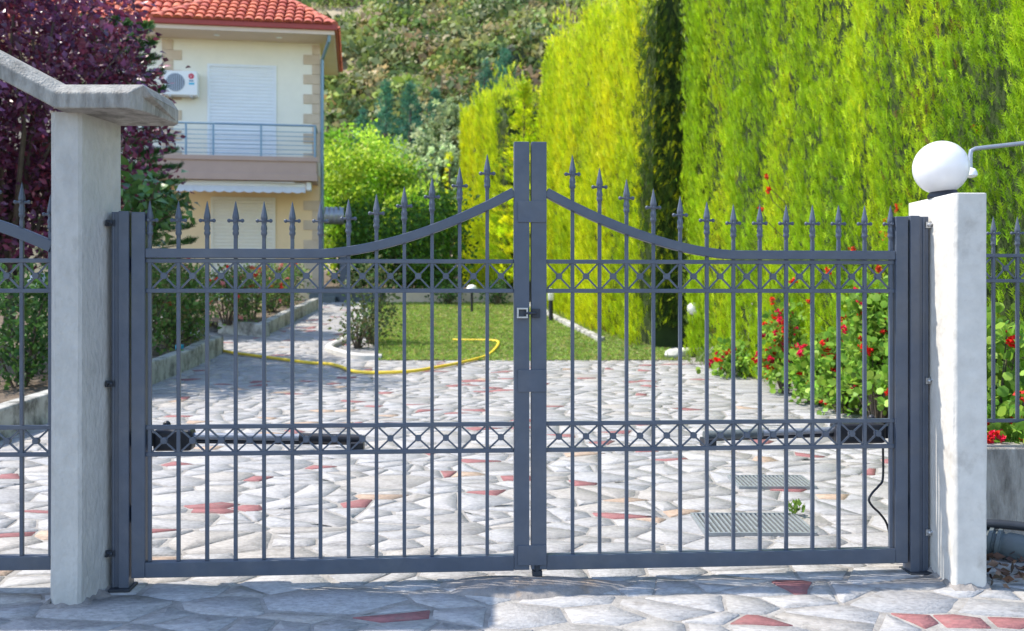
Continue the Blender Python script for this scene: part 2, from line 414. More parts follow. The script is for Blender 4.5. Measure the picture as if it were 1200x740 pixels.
for (A, cx_, cy_, pts, col) in stones[:298]:
    v, f = stone_geo(pts, cx_, cy_, 0)
    me = tri_mesh('flagstone', v, f, np.tile(col, (len(v), 1)), M['stone'])
    o = inst('flagstone', me, drive, (cx_, cy_, g(cy_)))
V, T, K, off = [], [], [], 0
for (A, cx_, cy_, pts, col) in stones[298:]:
    v, f = stone_geo(pts, cx_, cy_, 0); V += [(x+cx_, y+cy_, z+g(cy_)) for x, y, z in v]; T += [tuple(i+off for i in q) for q in f]; K += [col]*len(v); off += len(v)
tag(inst('flagstones', tri_mesh('flagstones', V, T, np.array(K), M['stone']), drive), kind='stuff')
print('stones', len(stones))

# lawn
LX0, LX1 = lawnL.x - .9, 3.0
def lawn_edge(y): return kerbTop.x + .45 - .165*(y - kerbTop.y)
def hedge_x(y): return 1.95 - .165*(y - 11.0)
def in_lawn(x, y): return LAWN_Y < y < 19.2 and x < (hedge_x(y) + .3 if y > 11 else 2.5) and x > (lawn_edge(y) + .1)
def lawnz(x, y): return g(y) + .012
bl = MB(); ys = lin(LAWN_Y + .03, 19.25, 40)
for y in ys: bl.v += [(lawn_edge(y)+.1, y, lawnz(0, y)), ((hedge_x(y)+.5 if y > 11 else 2.6), y, lawnz(0, y))]
bl.f = [(2*i, 2*i+1, 2*i+3, 2*i+2) for i in range(39)]
lawn = bl.build('lawn', M['lawn']); lawn['kind'] = 'structure'
n = 56000
gx, gy = nr.uniform(-4.5, 2.6, n), LAWN_Y + (19.2-LAWN_Y) * nr.random(n)**1.25
k = np.array([in_lawn(a, b) for a, b in zip(gx, gy)])
thin = vn(np.stack([gx*.8, gy*.5, gx*0], 1))
k |= (gy < LAWN_Y+.06) & (gx > lawnL.x+.2) & (gx < 2.4)
gy = np.where(gy < LAWN_Y+.06, gy - nr.uniform(0, .16, n)*vn(np.stack([gx*3, gx*0, gx*0], 1)), gy)
k &= nr.random(n) < np.where((gx > .6) & (gy < 12.3), .25 + .5*thin, .6 + .6*thin)
gx, gy = gx[k], gy[k]; n = len(gx)
gd = nr.normal(0, .35, (n, 3)); gd[:, 2] = 1
scatter('grass', fluff_t(3, 8, 1.0, .13), np.stack([gx, gy, np.array([lawnz(0, y) for y in gy])], 1), rot_from(gd, nr.uniform(0, 6.28, n)),
        nr.uniform(.035, .075, n), palette([(.28, .41, .07), (.34, .45, .09), (.23, .36, .06), (.42, .4, .14)], n, .2), M['leaf'], lawn, 'stuff')

# ------------------------------------------------------------------ gate: two leaves, posts, openers
GA = R(4); GC = Vector((.081, .081*math.tan(GA), 0))
gu = Vector((math.cos(GA), math.sin(GA), 0))
def gp(d, n_=0, z=0): return GC + gu*d + Vector((-math.sin(GA), math.cos(GA), 0))*n_ + Vector((0, 0, z))
def finial_mesh():
    b = MB()
    b.lathe([(.0095,0),(.0095,.012),(.0135,.018),(.0145,.026),(.0115,.034),(.0145,.042),(.0125,.056),(.010,.062),(.012,.07),(.012,.082),(.0155,.09),(.0145,.1),(.0095,.125),(.0035,.155),(.0006,.166)], n=8)
    b.tube([(-.028,0,.079),(.028,0,.079)], .0062, 6); b.tube([(0,-.024,.079),(0,.024,.079)], .0062, 6)
    for s_ in (-1, 1): b.sphere((s_*.029,0,.079), .0088, 8, 6)
    return b.mesh('finial', M['steel'], True)
FIN = finial_mesh()
def cross_mesh(wd, ht):
    b = MB(); a = .0037
    for s_ in (-1, 1):
        dx, dz = wd/2, ht/2*s_; l = math.hypot(dx, dz); nx, nz = -dz/l*a, dx/l*a
        b.prism([(-dx+nx,-dz+nz),(-dx-nx,-dz-nz),(dx-nx,dz-nz),(dx+nx,dz+nz)], -.004+.001*s_, .004+.001*s_)
    return b.mesh('cross_brace', M['steel'])
def stud_mesh():
    b = MB(); r = .0135
    b.prism([(r,r*.45),(r*.45,r),(-r*.45,r),(-r,r*.45),(-r,-r*.45),(-r*.45,-r),(r*.45,-r),(r,-r*.45)], -.011, .011); return b.mesh('stud', M['steel'])
STUD = stud_mesh()
SP = .1235; ROWS = ((1.305, 1.437), (.587, .706))
CROSS = [cross_mesh(SP-.02, ROWS[i][1]-ROWS[i][0]-.022) for i in (0, 1)]
def hcurve(d): return .35 * max(0, .95-d)**1.7
def sweep_rail(b, pts, h, dep):
    """rectangular bar along (x, z) points"""
    vs_ = []
    for i, (x, z) in enumerate(pts):
        x0, z0 = pts[max(i-1, 0)]; x1, z1 = pts[min(i+1, len(pts)-1)]; l = math.hypot(x1-x0, z1-z0); nx, nz = -(z1-z0)/l, (x1-x0)/l
        for s_, t in ((1,-1),(1,1),(-1,1),(-1,-1)): vs_.append((x+nx*s_*h/2, t*dep/2, z+nz*s_*h/2))
    m = len(pts); fs = [(4*i+k, 4*i+(k+1)%4, 4*i+4+(k+1)%4, 4*i+4+k) for i in range(m-1) for k in range(4)] + [(3,2,1,0), (4*m-4,4*m-3,4*m-2,4*m-1)]
    b.add(vs_, fs)
def lattice(t, xs, skip=()):
    for i in range(len(xs)-1):
        for r_ in (0, 1):
            z = sum(ROWS[r_])/2; wd = abs(xs[i+1]-xs[i]); c = inst('cross_brace', CROSS[r_], t, ((xs[i]+xs[i+1])/2, 0, z))
            c.scale = ((wd-.02)/(SP-.02), 1, 1); s = inst('stud', STUD, c, (0,0,0)); s.scale = ((SP-.02)/(wd-.02), 1, 1)
def picket(t, x, z0, z1, fin=True):
    p = MB().box(x-.008, x+.008, -.008, .008, z0, z1).build('picket', M['steel'], t, bevel=.0015, seg=1)
    if fin: inst('finial', FIN, p, (x, 0, z1))
def leaf(sg, label):
    dm = .93; t = thing('gate_leaf', label, 'gate', gp(sg*dm), GA, 'driveway gate leaves')
    X = lambda d: sg*(d-dm)
    def bx(nm, d0, d1, z0, z1, dep=.05, bv=.003, y=0, m='steel'):
        a, b_ = sorted((X(d0), X(d1))); return MB().box(a, b_, y-dep/2, y+dep/2, z0, z1).build(nm, M[m], t, bevel=bv)
    st = bx('stile', .0045, .073, .053, 1.974); bx('stile', 1.690, 1.748, .05, 1.648)
    bx('bottom_rail', .0732, 1.6898, .05, .117, .048)
    for z in (ROWS[0][1], ROWS[0][0], ROWS[1][1], ROWS[1][0]): bx('thin_rail', .0732, 1.6898, z-.0092, z+.0092, .02, .002)
    b = MB(); ds = [.0732 + (1.6898-.0732)*i/44 for i in range(45)]
    sweep_rail(b, [(X(d), 1.4695+hcurve(d)) for d in ds], .041, .042); b.build('top_rail', M['steel'], t, bevel=.003)
    xs = [.193 + SP*i for i in range(13)]
    for d in xs: picket(t, X(d), .1172, 1.4735+hcurve(d)+.062)
    lattice(t, [X(d) for d in [.0695]+xs])
    if sg > 0:
        for z0, z1 in ((1.612, 1.707), (.852, .952), (.075, .165)):
            a, b_ = sorted((X(.0725), X(-.057))); MB().box(a, b_, -.031, -.0253, z0, z1).build('cover_plate', M['steel'], t, bevel=.0012)
        b = MB().box(X(.012)-.006, X(.012)+.03, -.04, -.0255, 1.185, 1.225); b.tube([(X(.012)+.012,-.046,1.205),(X(-.03),-.046,1.205)], .007, 8); b.build('latch', M['steel_dark'], t, bevel=.002)
        b = MB(); b.tube([(X(.03), -.02, .075), (X(.03), -.02, .004)], .013, 10); b.box(X(.03)-.022, X(.03)+.022, -.04, 0, .028, .05); b.build('drop_bolt', M['steel_dark'], t)
    else:
        b = MB().box(X(.062), X(.014), -.05, -.0255, 1.183, 1.19); b.box(X(.062), X(.014), -.05, -.0255, 1.222, 1.229)
        b.box(X(.062), X(.055), -.05, -.0255, 1.19, 1.222); b.box(X(.02), X(.014), -.05, -.0255, 1.19, 1.222); b.build('latch_keeper', M['zinc'], t)
    for z in (.32, 1.42):
        b = MB(); b.tube([(X(1.7525), .034, z-.035), (X(1.7525), .034, z+.035)], .012, 10); b.build('hinge', M['steel_dark'], t)
    return t
leaf(-1, 'slate blue gate leaf hung beside the concrete fin pillar, carrying the zinc latch keeper')
leaf(1, 'slate blue gate leaf hung beside the white pillar, with cover plates and drop bolt')
def post(sg, label, brs):
    d0, d1 = 1.757, (1.834 if sg < 0 else 1.848); dm = (d0+d1)/2; t = thing('gate_post', label, 'post', gp(sg*dm), GA, 'steel gate posts')
    X = lambda d: sg*(d-dm)
    def bx(nm, a, b_, z0, z1, y0, y1, m='steel', bv=.0025): a, b_ = sorted((X(a), X(b_))); return MB().box(a, b_, y0, y1, z0, z1).build(nm, M[m], t, bevel=bv)
    bx('post_tube', d0, d0+.044, .004, 1.652, -.03, .05); bx('backing_channel', d0+.0442, d1, .004, 1.649, -.018, .048)
    bx('edge_strip', d0+.062, d0+.072, .01, 1.645, -.0225, -.0182); bx('foot_plate', d0-.012, d1+.004, -.002, .012, -.055, .065, 'steel_dark')
    for z in brs:
        b = MB(); a, c = sorted((X(d1-.016), X(d1+.022))); b.box(a, c, -.026, -.0188, z-.014, z+.014)
        b.tube([(X(d1-.004), -.03, z), (X(d1+.012), -.034, z+.006), (X(d1+.018), -.03, z-.012)], .006, 6); b.sphere((X(d1-.002), -.03, z), .0095, 8, 6)
        b.build('wall_bracket', M['zinc'] if sg > 0 else M['steel_dark'], t)
    return t
post(-1, 'dark slate steel gate post bolted to the concrete fin pillar', (.16, .9, 1.6))
post(1, 'slate steel gate post bolted to the white plastered pillar', (.19, .89, 1.61))
def opener(sg, label, m_len, reach, split):
    t = thing('gate_opener', label, 'gate motor', gp(sg*1.66, .1, .6), GA, 'ram openers behind the gate')
    s = -sg                                                # towards the middle of the gate
    b = MB().box(*sorted((s*-.02, s*m_len)), -.05, .045, -.01, .085); b.build('motor_housing', M['black'], t, bevel=.016, seg=3)
    b = MB(); b.tube([(s*.03,0,.08),(s*.03,0,.1)], .016, 10); b.sphere((s*.03,0,.104), .018, 10, 6); b.build('release_knob', M['black'], t, True)
    b = MB(); b.tube([(s*m_len, 0, .05), (s*split, -.008, .04)], .016, 12); b.build('ram_tube', M['alu'], t, True)
    b = MB(); b.tube([(s*m_len, .0, .026), (s*reach, -.008, .012)], .0085, 10); b.build('ram_rail', M['black'], t, True)
    b = MB(); b.tube([(s*split, -.008, .04), (s*reach, -.012, .03)], .022, 12); b.build('front_sleeve', M['black'] if sg < 0 else M['pipegrey'], t, True)
    b = MB().box(*sorted((s*(reach-.045), s*(reach+.012))), -.072, .016, -.018, .022); b.build('leaf_bracket', M['black'], t, bevel=.003)
    MB().box(*sorted((s*-.13, s*-.021)), -.02, .03, .01, .07).build('post_bracket', M['steel_dark'], t)
opener(-1, 'black ram gate opener beside the concrete fin pillar', .15, .90, .62)
opener(1, 'grey ram gate opener with black motor beside the white pillar', .22, .84, .56)
# loose cable from the opener
pts = [gp(1.69, .11, .56), gp(1.685, .1, .42), gp(1.66, .09, .385), gp(1.625, .08, .355), gp(1.608, .08, .322), gp(1.628, .08, .288), gp(1.665, .09, .255), gp(1.705, .1, .2), gp(1.73, .11, .1), gp(1.735, .12, .012)]
def smooth_pts(pts, k=8):
    out = []; pts = [Vector(p) for p in pts]
    for i in range(len(pts)-1):
        p0, p1, p2, p3 = pts[max(i-1,0)], pts[i], pts[i+1], pts[min(i+2, len(pts)-1)]
        for j in range(k):
            t = j/k; out.append(.5*((2*p1) + (p2-p0)*t + (2*p0-5*p1+4*p2-p3)*t*t + (3*p1-p0-3*p2+p3)*t**3))
    return out + [pts[-1]]
b = MB().tube(smooth_pts(pts), .0055, 7); tag(b.build('cable', M['black'], None, True), 'thin black cable looping down behind the gate to the paving', 'cable')

# ------------------------------------------------------------------ pedestrian gate and its concrete gateway
PGX = (-3.06, -1.97)
pm = (PGX[0]+PGX[1])/2; t = thing('pedestrian_gate', 'narrow slate steel pedestrian gate between the concrete fins', 'gate', (pm, -.13, 0), R(2))
hw = (PGX[1]-PGX[0])/2
for s_ in (-1, 1): MB().box(*sorted((s_*(hw-.045), s_*hw)), -.025, .025, .05, 1.5).build('stile', M['steel'], t, bevel=.003)
MB().box(-hw+.0452, hw-.0452, -.024, .024, .085, .145).build('bottom_rail', M['steel'], t, bevel=.003)
for z in (1.437, 1.305, .706, .587): MB().box(-hw+.0452, hw-.0452, -.0105, .0105, z-.0092, z+.0092).build('thin_rail', M['steel'], t, bevel=.002)
arch = lambda x: 1.475 + .17*(1-(abs(x)/hw)**1.6)
b = MB(); sweep_rail(b, [(x, arch(x)) for x in lin(-hw+.0452, hw-.0452, 25)], .05, .042); b.build('top_rail', M['steel'], t, bevel=.003)
xs = [hw-.055-SP*i for i in range(9)]
for x in xs: picket(t, x, .1452, arch(x)+.06)
lattice(t, xs)

gw = thing('concrete_gateway', 'weathered concrete gable canopy on thin fin pillars beside the driveway gate', 'gateway', (0, 0, 0))
def fin(x0, x1, nm='fin_pillar'):
    b = MB(); zs = [-.05, .03, .3, .8, 1.4, 2.05]
    ring = [(x0+.03,-.33),(x1-.012,-.33),(x1,-.318),(x1+.044,-.02),(x0,-.02),(x0,-.30)]
    for z in zs:
        for (x, y) in ring: b.v.append((x+rng.uniform(-.002,.002), y+rng.uniform(-.002,.002) - (.004 if z < .1 else 0), z))
    n = 6; b.f = [(i*n+k, i*n+(k+1)%n, (i+1)*n+(k+1)%n, (i+1)*n+k) for i in range(len(zs)-1) for k in range(n)] + [tuple(range(n-1,-1,-1)), tuple((len(zs)-1)*n+k for k in range(n))]
    return b.build(nm, M['plaster_grey'], gw)
fin(-1.936, -1.797); fin(-3.24, -3.10)
# the canopy: level eaves each side, gable between; upper edges cut back
def canopy():
    zl = 2.047; sl = .53; xr = -1.86; xa = -2.52
    right = [(-1.52, zl), (xr, zl), (xa, zl+sl*(xr-xa))]
    low = right + [(2*xa-x, z) for x, z in right[1::-1]]
    b = MB(); th = .064; ch = .045; rows = []
    for (x, z) in low:
        rows.append([(x, -.425, z), (x, -.425, z+th), (x, -.425+.055, z+th+ch), (x, -.0-.04, z+th+ch), (x, .0, z+th), (x, .0, z)])
    # splayed ends
    for i, s_ in ((0, -1), (-1, 1)):
        r = rows[i]
        for k in (0, 1): r[k] = (r[k][0]+s_*.04, r[k][1], r[k][2])
    e = []
    for i, s_ in ((0, 1), (-1, -1)):
        r = rows[i]; e.append([(p[0]+s_*.035, max(-.36, min(-.05, p[1])), min(p[2], zl+th-.004)) for p in r])
    rows = [e[0]] + rows + [e[1]]
    for r in rows: b.v += r
    n = 6; m = len(rows); b.f = [(i*n+k, i*n+(k+1)%n, (i+1)*n+(k+1)%n, (i+1)*n+k) for i in range(m-1) for k in range(n)] + [tuple(range(n)), tuple((m-1)*n+k for k in range(n-1,-1,-1))]
    return b.build('canopy', M['concrete'], gw, bevel=.006)
canopy()

# ------------------------------------------------------------------ right pillar, globe, low wall, fence, bracket pipe
rp = MB(); zs = lin(-.06, 1.735, 9); ring = [(1.937,-.105),(1.952,-.12),(2.076,-.12),(2.086,-.11),(2.086,.38),(1.937,.38)]
for i, z in enumerate(zs):
    for (x, y) in ring: rp.v.append((x+rng.uniform(-.003,.003), y+rng.uniform(-.003,.003), z + (rng.uniform(-.006,.006) if 0 < i < 8 else 0)))
n = 6; rp.f = [(i*n+k, i*n+(k+1)%n, (i+1)*n+(k+1)%n, (i+1)*n+k) for i in range(8) for k in range(n)] + [tuple(range(5,-1,-1)), tuple(48+k for k in range(6))]
pillar = o = rp.build('gate_pillar', M['white_plaster'], None, bevel=.01, seg=3); tag(o, 'white plastered gate pillar with a globe lamp on its top', 'pillar')
t = thing('globe_lamp', 'white opal globe lamp on top of the white gate pillar', 'lamp', (2.0, .13, 1.736))
MB().lathe([(.07,0),(.07,.012),(.064,.02),(.058,.034)], n=24).build('base_ring', M['black'], t, True)
MB().sphere((-.012,0,.14), .124, 40, 24).build('globe', M['opal'], t, True)

def skirt(name, ring, h, w_, parent, mt, label=None):
    b = MB(); n = len(ring); cx_ = sum(p[0] for p in ring)/n; cy_ = sum(p[1] for p in ring)/n; k = 0; dense = []
    for i in range(n):
        p, q = ring[i], ring[(i+1) % n]; m_ = max(2, int(math.dist(p, q)/.022))
        dense += [(p[0]+(q[0]-p[0])*j/m_, p[1]+(q[1]-p[1])*j/m_) for j in range(m_)]
    for (x, y) in dense:
        l = math.hypot(x-cx_, y-cy_); dx, dy = (x-cx_)/l, (y-cy_)/l; hh = h*rng.uniform(.25, 1.25); ww = w_*rng.uniform(.4, 1.3)
        b.v += [(x-dx*.012, y-dy*.012, g(y)+hh), (x+dx*ww*.35, y+dy*ww*.35, g(y)+hh*rng.uniform(.3, .6)), (x+dx*ww, y+dy*ww, g(y)-.006)]
    m_ = len(dense); b.f = [(3*i+j, 3*((i+1) % m_)+j, 3*((i+1) % m_)+j+1, 3*i+j+1) for i in range(m_) for j in (0, 1)]
    o = b.build(name, M[mt], parent, True)
    return o
skirt('mortar_skirt', [(-1.936,-.332),(-1.797,-.332),(-1.755,-.02),(-1.936,-.02)], .028, .05, gw, 'cement')
skirt('mortar_skirt', [(1.937,-.121),(2.086,-.121),(2.086,.38),(1.937,.38)], .03, .04, pillar, 'cement')
# low wall with railing on top
WY = .62
wl = MB().box(2.088, 4.9, WY, WY+.2, -.1, .5).build('low_wall', M['concrete'], None, bevel=.008); tag(wl, 'low stained concrete garden wall carrying the railing, beyond the white pillar', 'wall')
t = thing('fence_panel', 'slate steel spear topped railing on the low concrete wall', 'fence', (3.4, WY+.1, .5))
x0 = P(1164, 300, WY+.1).x - 3.4
for z in (1.492, 1.36, .628): MB().box(-1.3, 1.45, -.0105, .0105, z-.509, z-.491).build('thin_rail', M['steel'], t, bevel=.002)
xs = [x0 + SP*1.02*i for i in range(-1, 22)]
for i, x in enumerate(xs):
    if -1.31 < x < 1.45: picket(t, x, .1162, 1.03)
for i in range(len(xs)-1):
    if -1.28 < xs[i] and xs[i+1] < 1.45:
        c = inst('cross_brace', CROSS[0], t, ((xs[i]+xs[i+1])/2, 0, 1.426-.5)); inst('stud', STUD, c)
for x in (-1.28, 1.4): MB().box(x-.02, x+.02, -.02, .02, 0, 1.02).build('fence_post', M['steel'], t, bevel=.002)

YB = 1.0; q = [P(1137, 197, YB), P(1137, 182, YB), P(1138, 177, YB), P(1143, 174.5, YB), P(1200, 168, YB), P(1330, 153, YB)]
t = thing('pipe_lamp', 'thin grey bent pipe with a small white bell shaped fitting hanging from its end', 'lamp', (q[5].x, YB, g(YB)))
L0 = Vector((q[5].x, YB, g(YB))); b = MB(); b.tube([p - L0 for p in q] + [Vector((.03, 0, q[5].z-L0.z-.04)), Vector((.03, 0, 0))], .0125, 10); b.build('pipe', M['alu'], t, True)
b = MB(); c = q[0]-L0; b.lathe([(.012,.0),(.026,-.006),(.036,-.024),(.038,-.042),(.03,-.05),(.008,-.056)], c, 16); b.build('bell', M['white'], t, True)

# ribbed pipe end and dead leaves at the foot of the low wall
p0 = Vector((2.31, .36, .07)); t = thing('ribbed_pipe', 'grey ribbed plastic pipe end lying at the foot of the low wall', 'pipe', (p0.x+.0, p0.y+.05, -.02)); t.scale = (.74, .74, .74)
b = MB(); prof = [(.02,-.1),(.085,-.1),(.09,-.085),(.09,-.06)]
for i in range(4): z = -.055+i*.05; prof += [(.108,z),(.108,z+.022),(.088,z+.026),(.088,z+.045)]
prof += [(.1,.16),(.1,.36),(.02,.36)]
b.lathe(prof, n=24); b.xf(Matrix.Translation((0,0,.135)) @ Matrix.Rotation(R(-35), 4, 'Z') @ Matrix.Rotation(R(98), 4, 'Y')); b.build('pipe_body', M['pipegrey'], t, True)
b = MB(); b.tube(smooth_pts([(-.12,.03,.16),(-.09,.0,.215),(0,-.02,.245),(.12,-.05,.25),(.3,-.1,.24)], 5), .03, 10); b.build('flex_hose', M['steel_dark'], t, True)
n = 260; pp = np.stack([nr.uniform(2.1, 2.75, n), nr.uniform(-.1, .6, n), nr.uniform(.005, .05, n)], 1)
tag(scatter('dead_leaves', leaf_t(.3, .15, .2), pp, rot_from(rdir(n)*np.array([1,1,.35]), nr.uniform(0, 6.28, n)), nr.uniform(.03, .065, n),
        palette([(.10, .05, .03), (.17, .09, .05), (.24, .15, .10), (.06, .035, .025)], n, .2), M['deadleaf']), 'dry brown leaves heaped at the foot of the low wall', 'leaves', kind='stuff')

# ------------------------------------------------------------------ things on the paving
c = G(621, 688); b = MB(); nA, nR_ = 36, 7
for i in range(nR_+1):
    for k_ in range(nA):
        a = 2*math.pi*k_/nA; rr = i/nR_; ex = 1 + .12*math.sin(3*a+1) + .07*math.sin(7*a) ; z = .03*(1-rr*rr) + rng.uniform(-.003,.003) + .004
        if i == nR_: z = -.012
        b.v.append((.44*rr*ex*math.cos(a), .155*rr*ex*math.sin(a), z))
b.f = [(i*nA+k_, i*nA+(k_+1)%nA, (i+1)*nA+(k_+1)%nA, (i+1)*nA+k_) for i in range(nR_) for k_ in range(nA)]
o = b.build('cement_mound', M['cement'], None, True, loc=(c.x, c.y-.01, c.z)); tag(o, 'rough rust stained cement mound under the meeting gate leaves', 'mound')
def grate(px0, px1, py0, py1, label):
    a, c, d, e = G(px0, py1), G(px1, py1), G(px1-22, py0), G(px0, py0)
    cx_, cy_ = (a.x+c.x)/2, (a.y+d.y)/2; wd, dp = c.x-a.x, d.y-a.y
    t = thing('drain_grate', label, 'drain', (cx_, cy_, g(cy_)+.008), 0, 'steel grates in the paving'); t.rotation_euler = (math.atan(.029), 0, R(0))
    b = MB(); b.box(-wd/2,wd/2,-dp/2,-dp/2+.014,-.01,.012); b.box(-wd/2,wd/2,dp/2-.014,dp/2,-.01,.012); b.box(-wd/2,-wd/2+.014,-dp/2+.0142,dp/2-.0142,-.01,.012); b.box(wd/2-.014,wd/2,-dp/2+.0142,dp/2-.0142,-.01,.012)
    b.build('frame', M['grate'], t)
    MB().box(-wd/2+.0142,wd/2-.0142,-dp/2+.0142,dp/2-.0142,-.009,-.004).build('pit', M['steel_dark'], t)
    b = MB(); nb = int(wd/.026)
    for i in range(1, nb):
        x = -wd/2 + wd*i/nb; b.box(x-.006, x+.006, -dp/2+.0145, dp/2-.0145, -.003, .0105)
    b.build('bars', M['grate'], t)['kind'] = 'stuff'
grate(826, 958, 605, 629, 'steel drain grate in the paving just behind the gate, weed at its edge')
grate(866, 958, 561, 574, 'smaller steel drain grate further up the paved drive')
wp = G(932, 607); t = thing('weed', 'small green weed sprouting at the edge of the drain grate', 'weed', wp)
n = 34; d = nr.normal(0, .5, (n, 3)); d[:, 2] = 1.2
scatter('leaves', LEAF, nr.normal(0, .012, (n, 3)) + np.array([0, 0, .02]) + d*nr.uniform(0, .04, (n, 1)), rot_from(d + nr.normal(0, .5, (n, 3)), nr.uniform(0, 6, n)), nr.uniform(.025, .05, n), palette([(.2, .3, .05), (.14, .24, .04)], n), M['leaf'], t)
# hose
hp = [(262,414),(275,416.5),(300,420),(330,424),(362,428),(385,429.5),(400,433),(412,438),(430,440),(455,440),(485,438),(515,433),(545,427),(570,420),(581,411),(584,404),(578,402),(560,401.5),(540,401.5),(531,401)]
pts = [G(x, y) + Vector((0, 0, .034)) for x, y in hp]
b = MB().tube(smooth_pts(pts, 6), .022, 8); tag(b.build('garden_hose', M['hose'], None, True), 'yellow garden hose snaking over the paving onto the lawn', 'hose')

# ------------------------------------------------------------------ planters, kerbs
def wall_run(b, pts, h, th, side=1, ztop=None):
    """a low kerb wall along ground points; thickness away from the drive"""
    for i in range(len(pts)-1):
        p, q = Vector(pts[i]), Vector(pts[i+1]); m_ = max(2, int((q-p).length/.5))
        d = (q-p); d.z = 0; d.normalize(); nrm = Vector((-d.y, d.x, 0))*side*th; prev = None
        for k_ in range(m_+1):
            a = p.lerp(q, k_/m_); a.z = g(a.y); jt = rng.uniform(-.012, .012); c = a + nrm
            cur = [(a.x, a.y, a.z-.06), (a.x+rng.uniform(-.008,.008), a.y, a.z+h+jt), (c.x, c.y, a.z+h+jt), (c.x, c.y, a.z-.06)]
            o = len(b.v); b.v += cur
            if prev is not None: b.f += [(prev+j, prev+(j+1)%4, o+(j+1)%4, o+j) for j in range(4)]
            else: b.f.append((o, o+1, o+2, o+3))
            prev = o
        b.f.append((prev+3, prev+2, prev+1, prev))
a_far = G(262.5, 414); a_near = G(-60, 540)
t1 = thing('planter', 'weathered concrete planter of rose bushes where the yellow hose begins', 'planter', a_far, 0, 'concrete planters by the house')
def sub(v): return Vector(v) - Vector(a_far)
bb = MB(); wall_run(bb, [a_far + (a_near-a_far)*s_ for s_ in (0, .5, 1)], .27, .16, -1); 
wall_run(bb, [a_far + Vector((-1.9, .25, 0)), a_far + Vector((-.17, .02, 0))], .27, .16, -1)
bb.v = [tuple(Vector(v)-a_far) for v in bb.v]; bb.build('planter_wall', M['weathered'], t1, bevel=.02)
sb = MB(); ring = [a_far+Vector((-.1,.02,0)), a_far+Vector((-2.4,.3,0)), a_near+Vector((-3.0,.2,0)), a_near+Vector((-.1,0,0))]
sb.v = [tuple(Vector((p.x, p.y, g(p.y)+.18))-a_far) for p in ring]; sb.f = [(0,1,2,3)]; sb.build('soil', M['soil'], t1)
b_c, b_far, b_l = G(309, 395.5), G(374, 362), G(255, 391)
t2 = thing('planter', 'weathered concrete planter of rose bushes running to the house corner', 'planter', b_c, 0, 'concrete planters by the house')
bb = MB(); wall_run(bb, [b_l, b_c], .24, .16, 1); wall_run(bb, [b_c, b_far], .24, .16, 1); bb.v = [tuple(Vector(v)-b_c) for v in bb.v]; bb.build('planter_wall', M['weathered'], t2, bevel=.02)
sb = MB(); ring = [b_l+Vector((0,.1,0)), b_c+Vector((-.08,.1,0)), b_far+Vector((-.1,0,0)), b_far+Vector((-3,.3,0)), b_l+Vector((-1,.6,0))]
sb.v = [tuple(Vector((p.x, p.y, g(p.y)+.17))-b_c) for p in ring]; sb.f = [(0,1,2,3,4)]; sb.build('soil', M['soil'], t2)
# lawn kerb
def kerb(pts, h, th):
    b = MB(); m_ = len(pts)
    for i, p in enumerate(pts):
        d = pts[min(i+1, m_-1)] - pts[max(i-1, 0)]; d.z = 0; d.normalize(); nn = Vector((-d.y, d.x, 0)); z = g(p.y)
        for (o_, zz_) in ((0, -.05), (0, h*.75), (th*.2, h), (th*.8, h), (th, h*.75), (th, -.05)): q = p + nn*o_; b.v.append((q.x, q.y, z+zz_))
    b.f = [(6*i+k, 6*i+(k+1)%6, 6*i+6+(k+1)%6, 6*i+6+k) for i in range(m_-1) for k in range(6)] + [tuple(range(6)), tuple(6*m_-6+k for k in range(5,-1,-1))]
    return b
kb = MB(); kp = [G(x, y) for x, y in ((404,398),(396,403),(384,408),(381.5,412),(395,417),(420,422),(447,422.5))]
kb = kerb(smooth_pts(kp, 5), .085, .12); tag(kb.build('lawn_kerb', M['white_rock'], None, True), 'pale curved kerb around the rose corner of the lawn', 'kerb')
kb = MB(); wall_run(kb, [Vector((lawn_edge(y)-.05, y, 0)) for y in lin(kp[0].y+.15, 18.8, 8)], .08, .11, 1); tag(kb.build('path_kerb', M['weathered'], None, bevel=.015), 'straight weathered kerb between the rising path and the lawn', 'kerb')
kb = MB(); wall_run(kb, [Vector((hedge_x(y)-.4, y, 0)) for y in lin(18.4, 11.8, 14)], .09, .13, 1); tag(kb.build('hedge_kerb', M['weathered'], None, bevel=.015), 'pale kerb along the foot of the clipped hedge beside the lawn', 'kerb')
kb = MB(); wall_run(kb, [Vector((-3.05, 19.3, 0)), Vector((.1, 19.25, 0))], .34, .2, 1); tag(kb.build('back_wall', M['quoin'], None, bevel=.02), 'low beige wall along the back of the lawn', 'wall')
kb = MB(); wall_run(kb, [Vector((-5.0, 19.75, 0)), Vector((-3.2, 19.7, 0))], .3, .3, 1); kb.box(-4.86, -4.3, 19.45, 19.74, g(19.5)-.05, g(19.5)+.14); tag(kb.build('path_step', M['pipegrey'], None, bevel=.015), 'dark step across the end of the rising path', 'step')
p0 = G(403, 360); MB_ = MB().box(-.085, .085, -.085, .085, -.05, 1.28); MB_.box(-.1, .1, -.1, .1, 1.2802, 1.33)
tag(MB_.build('garden_post', M['steel'], None, bevel=.006, loc=(P(403,300,19.6).x, 19.6, g(19.6))), 'square blue grey post standing by the end of the path', 'post')
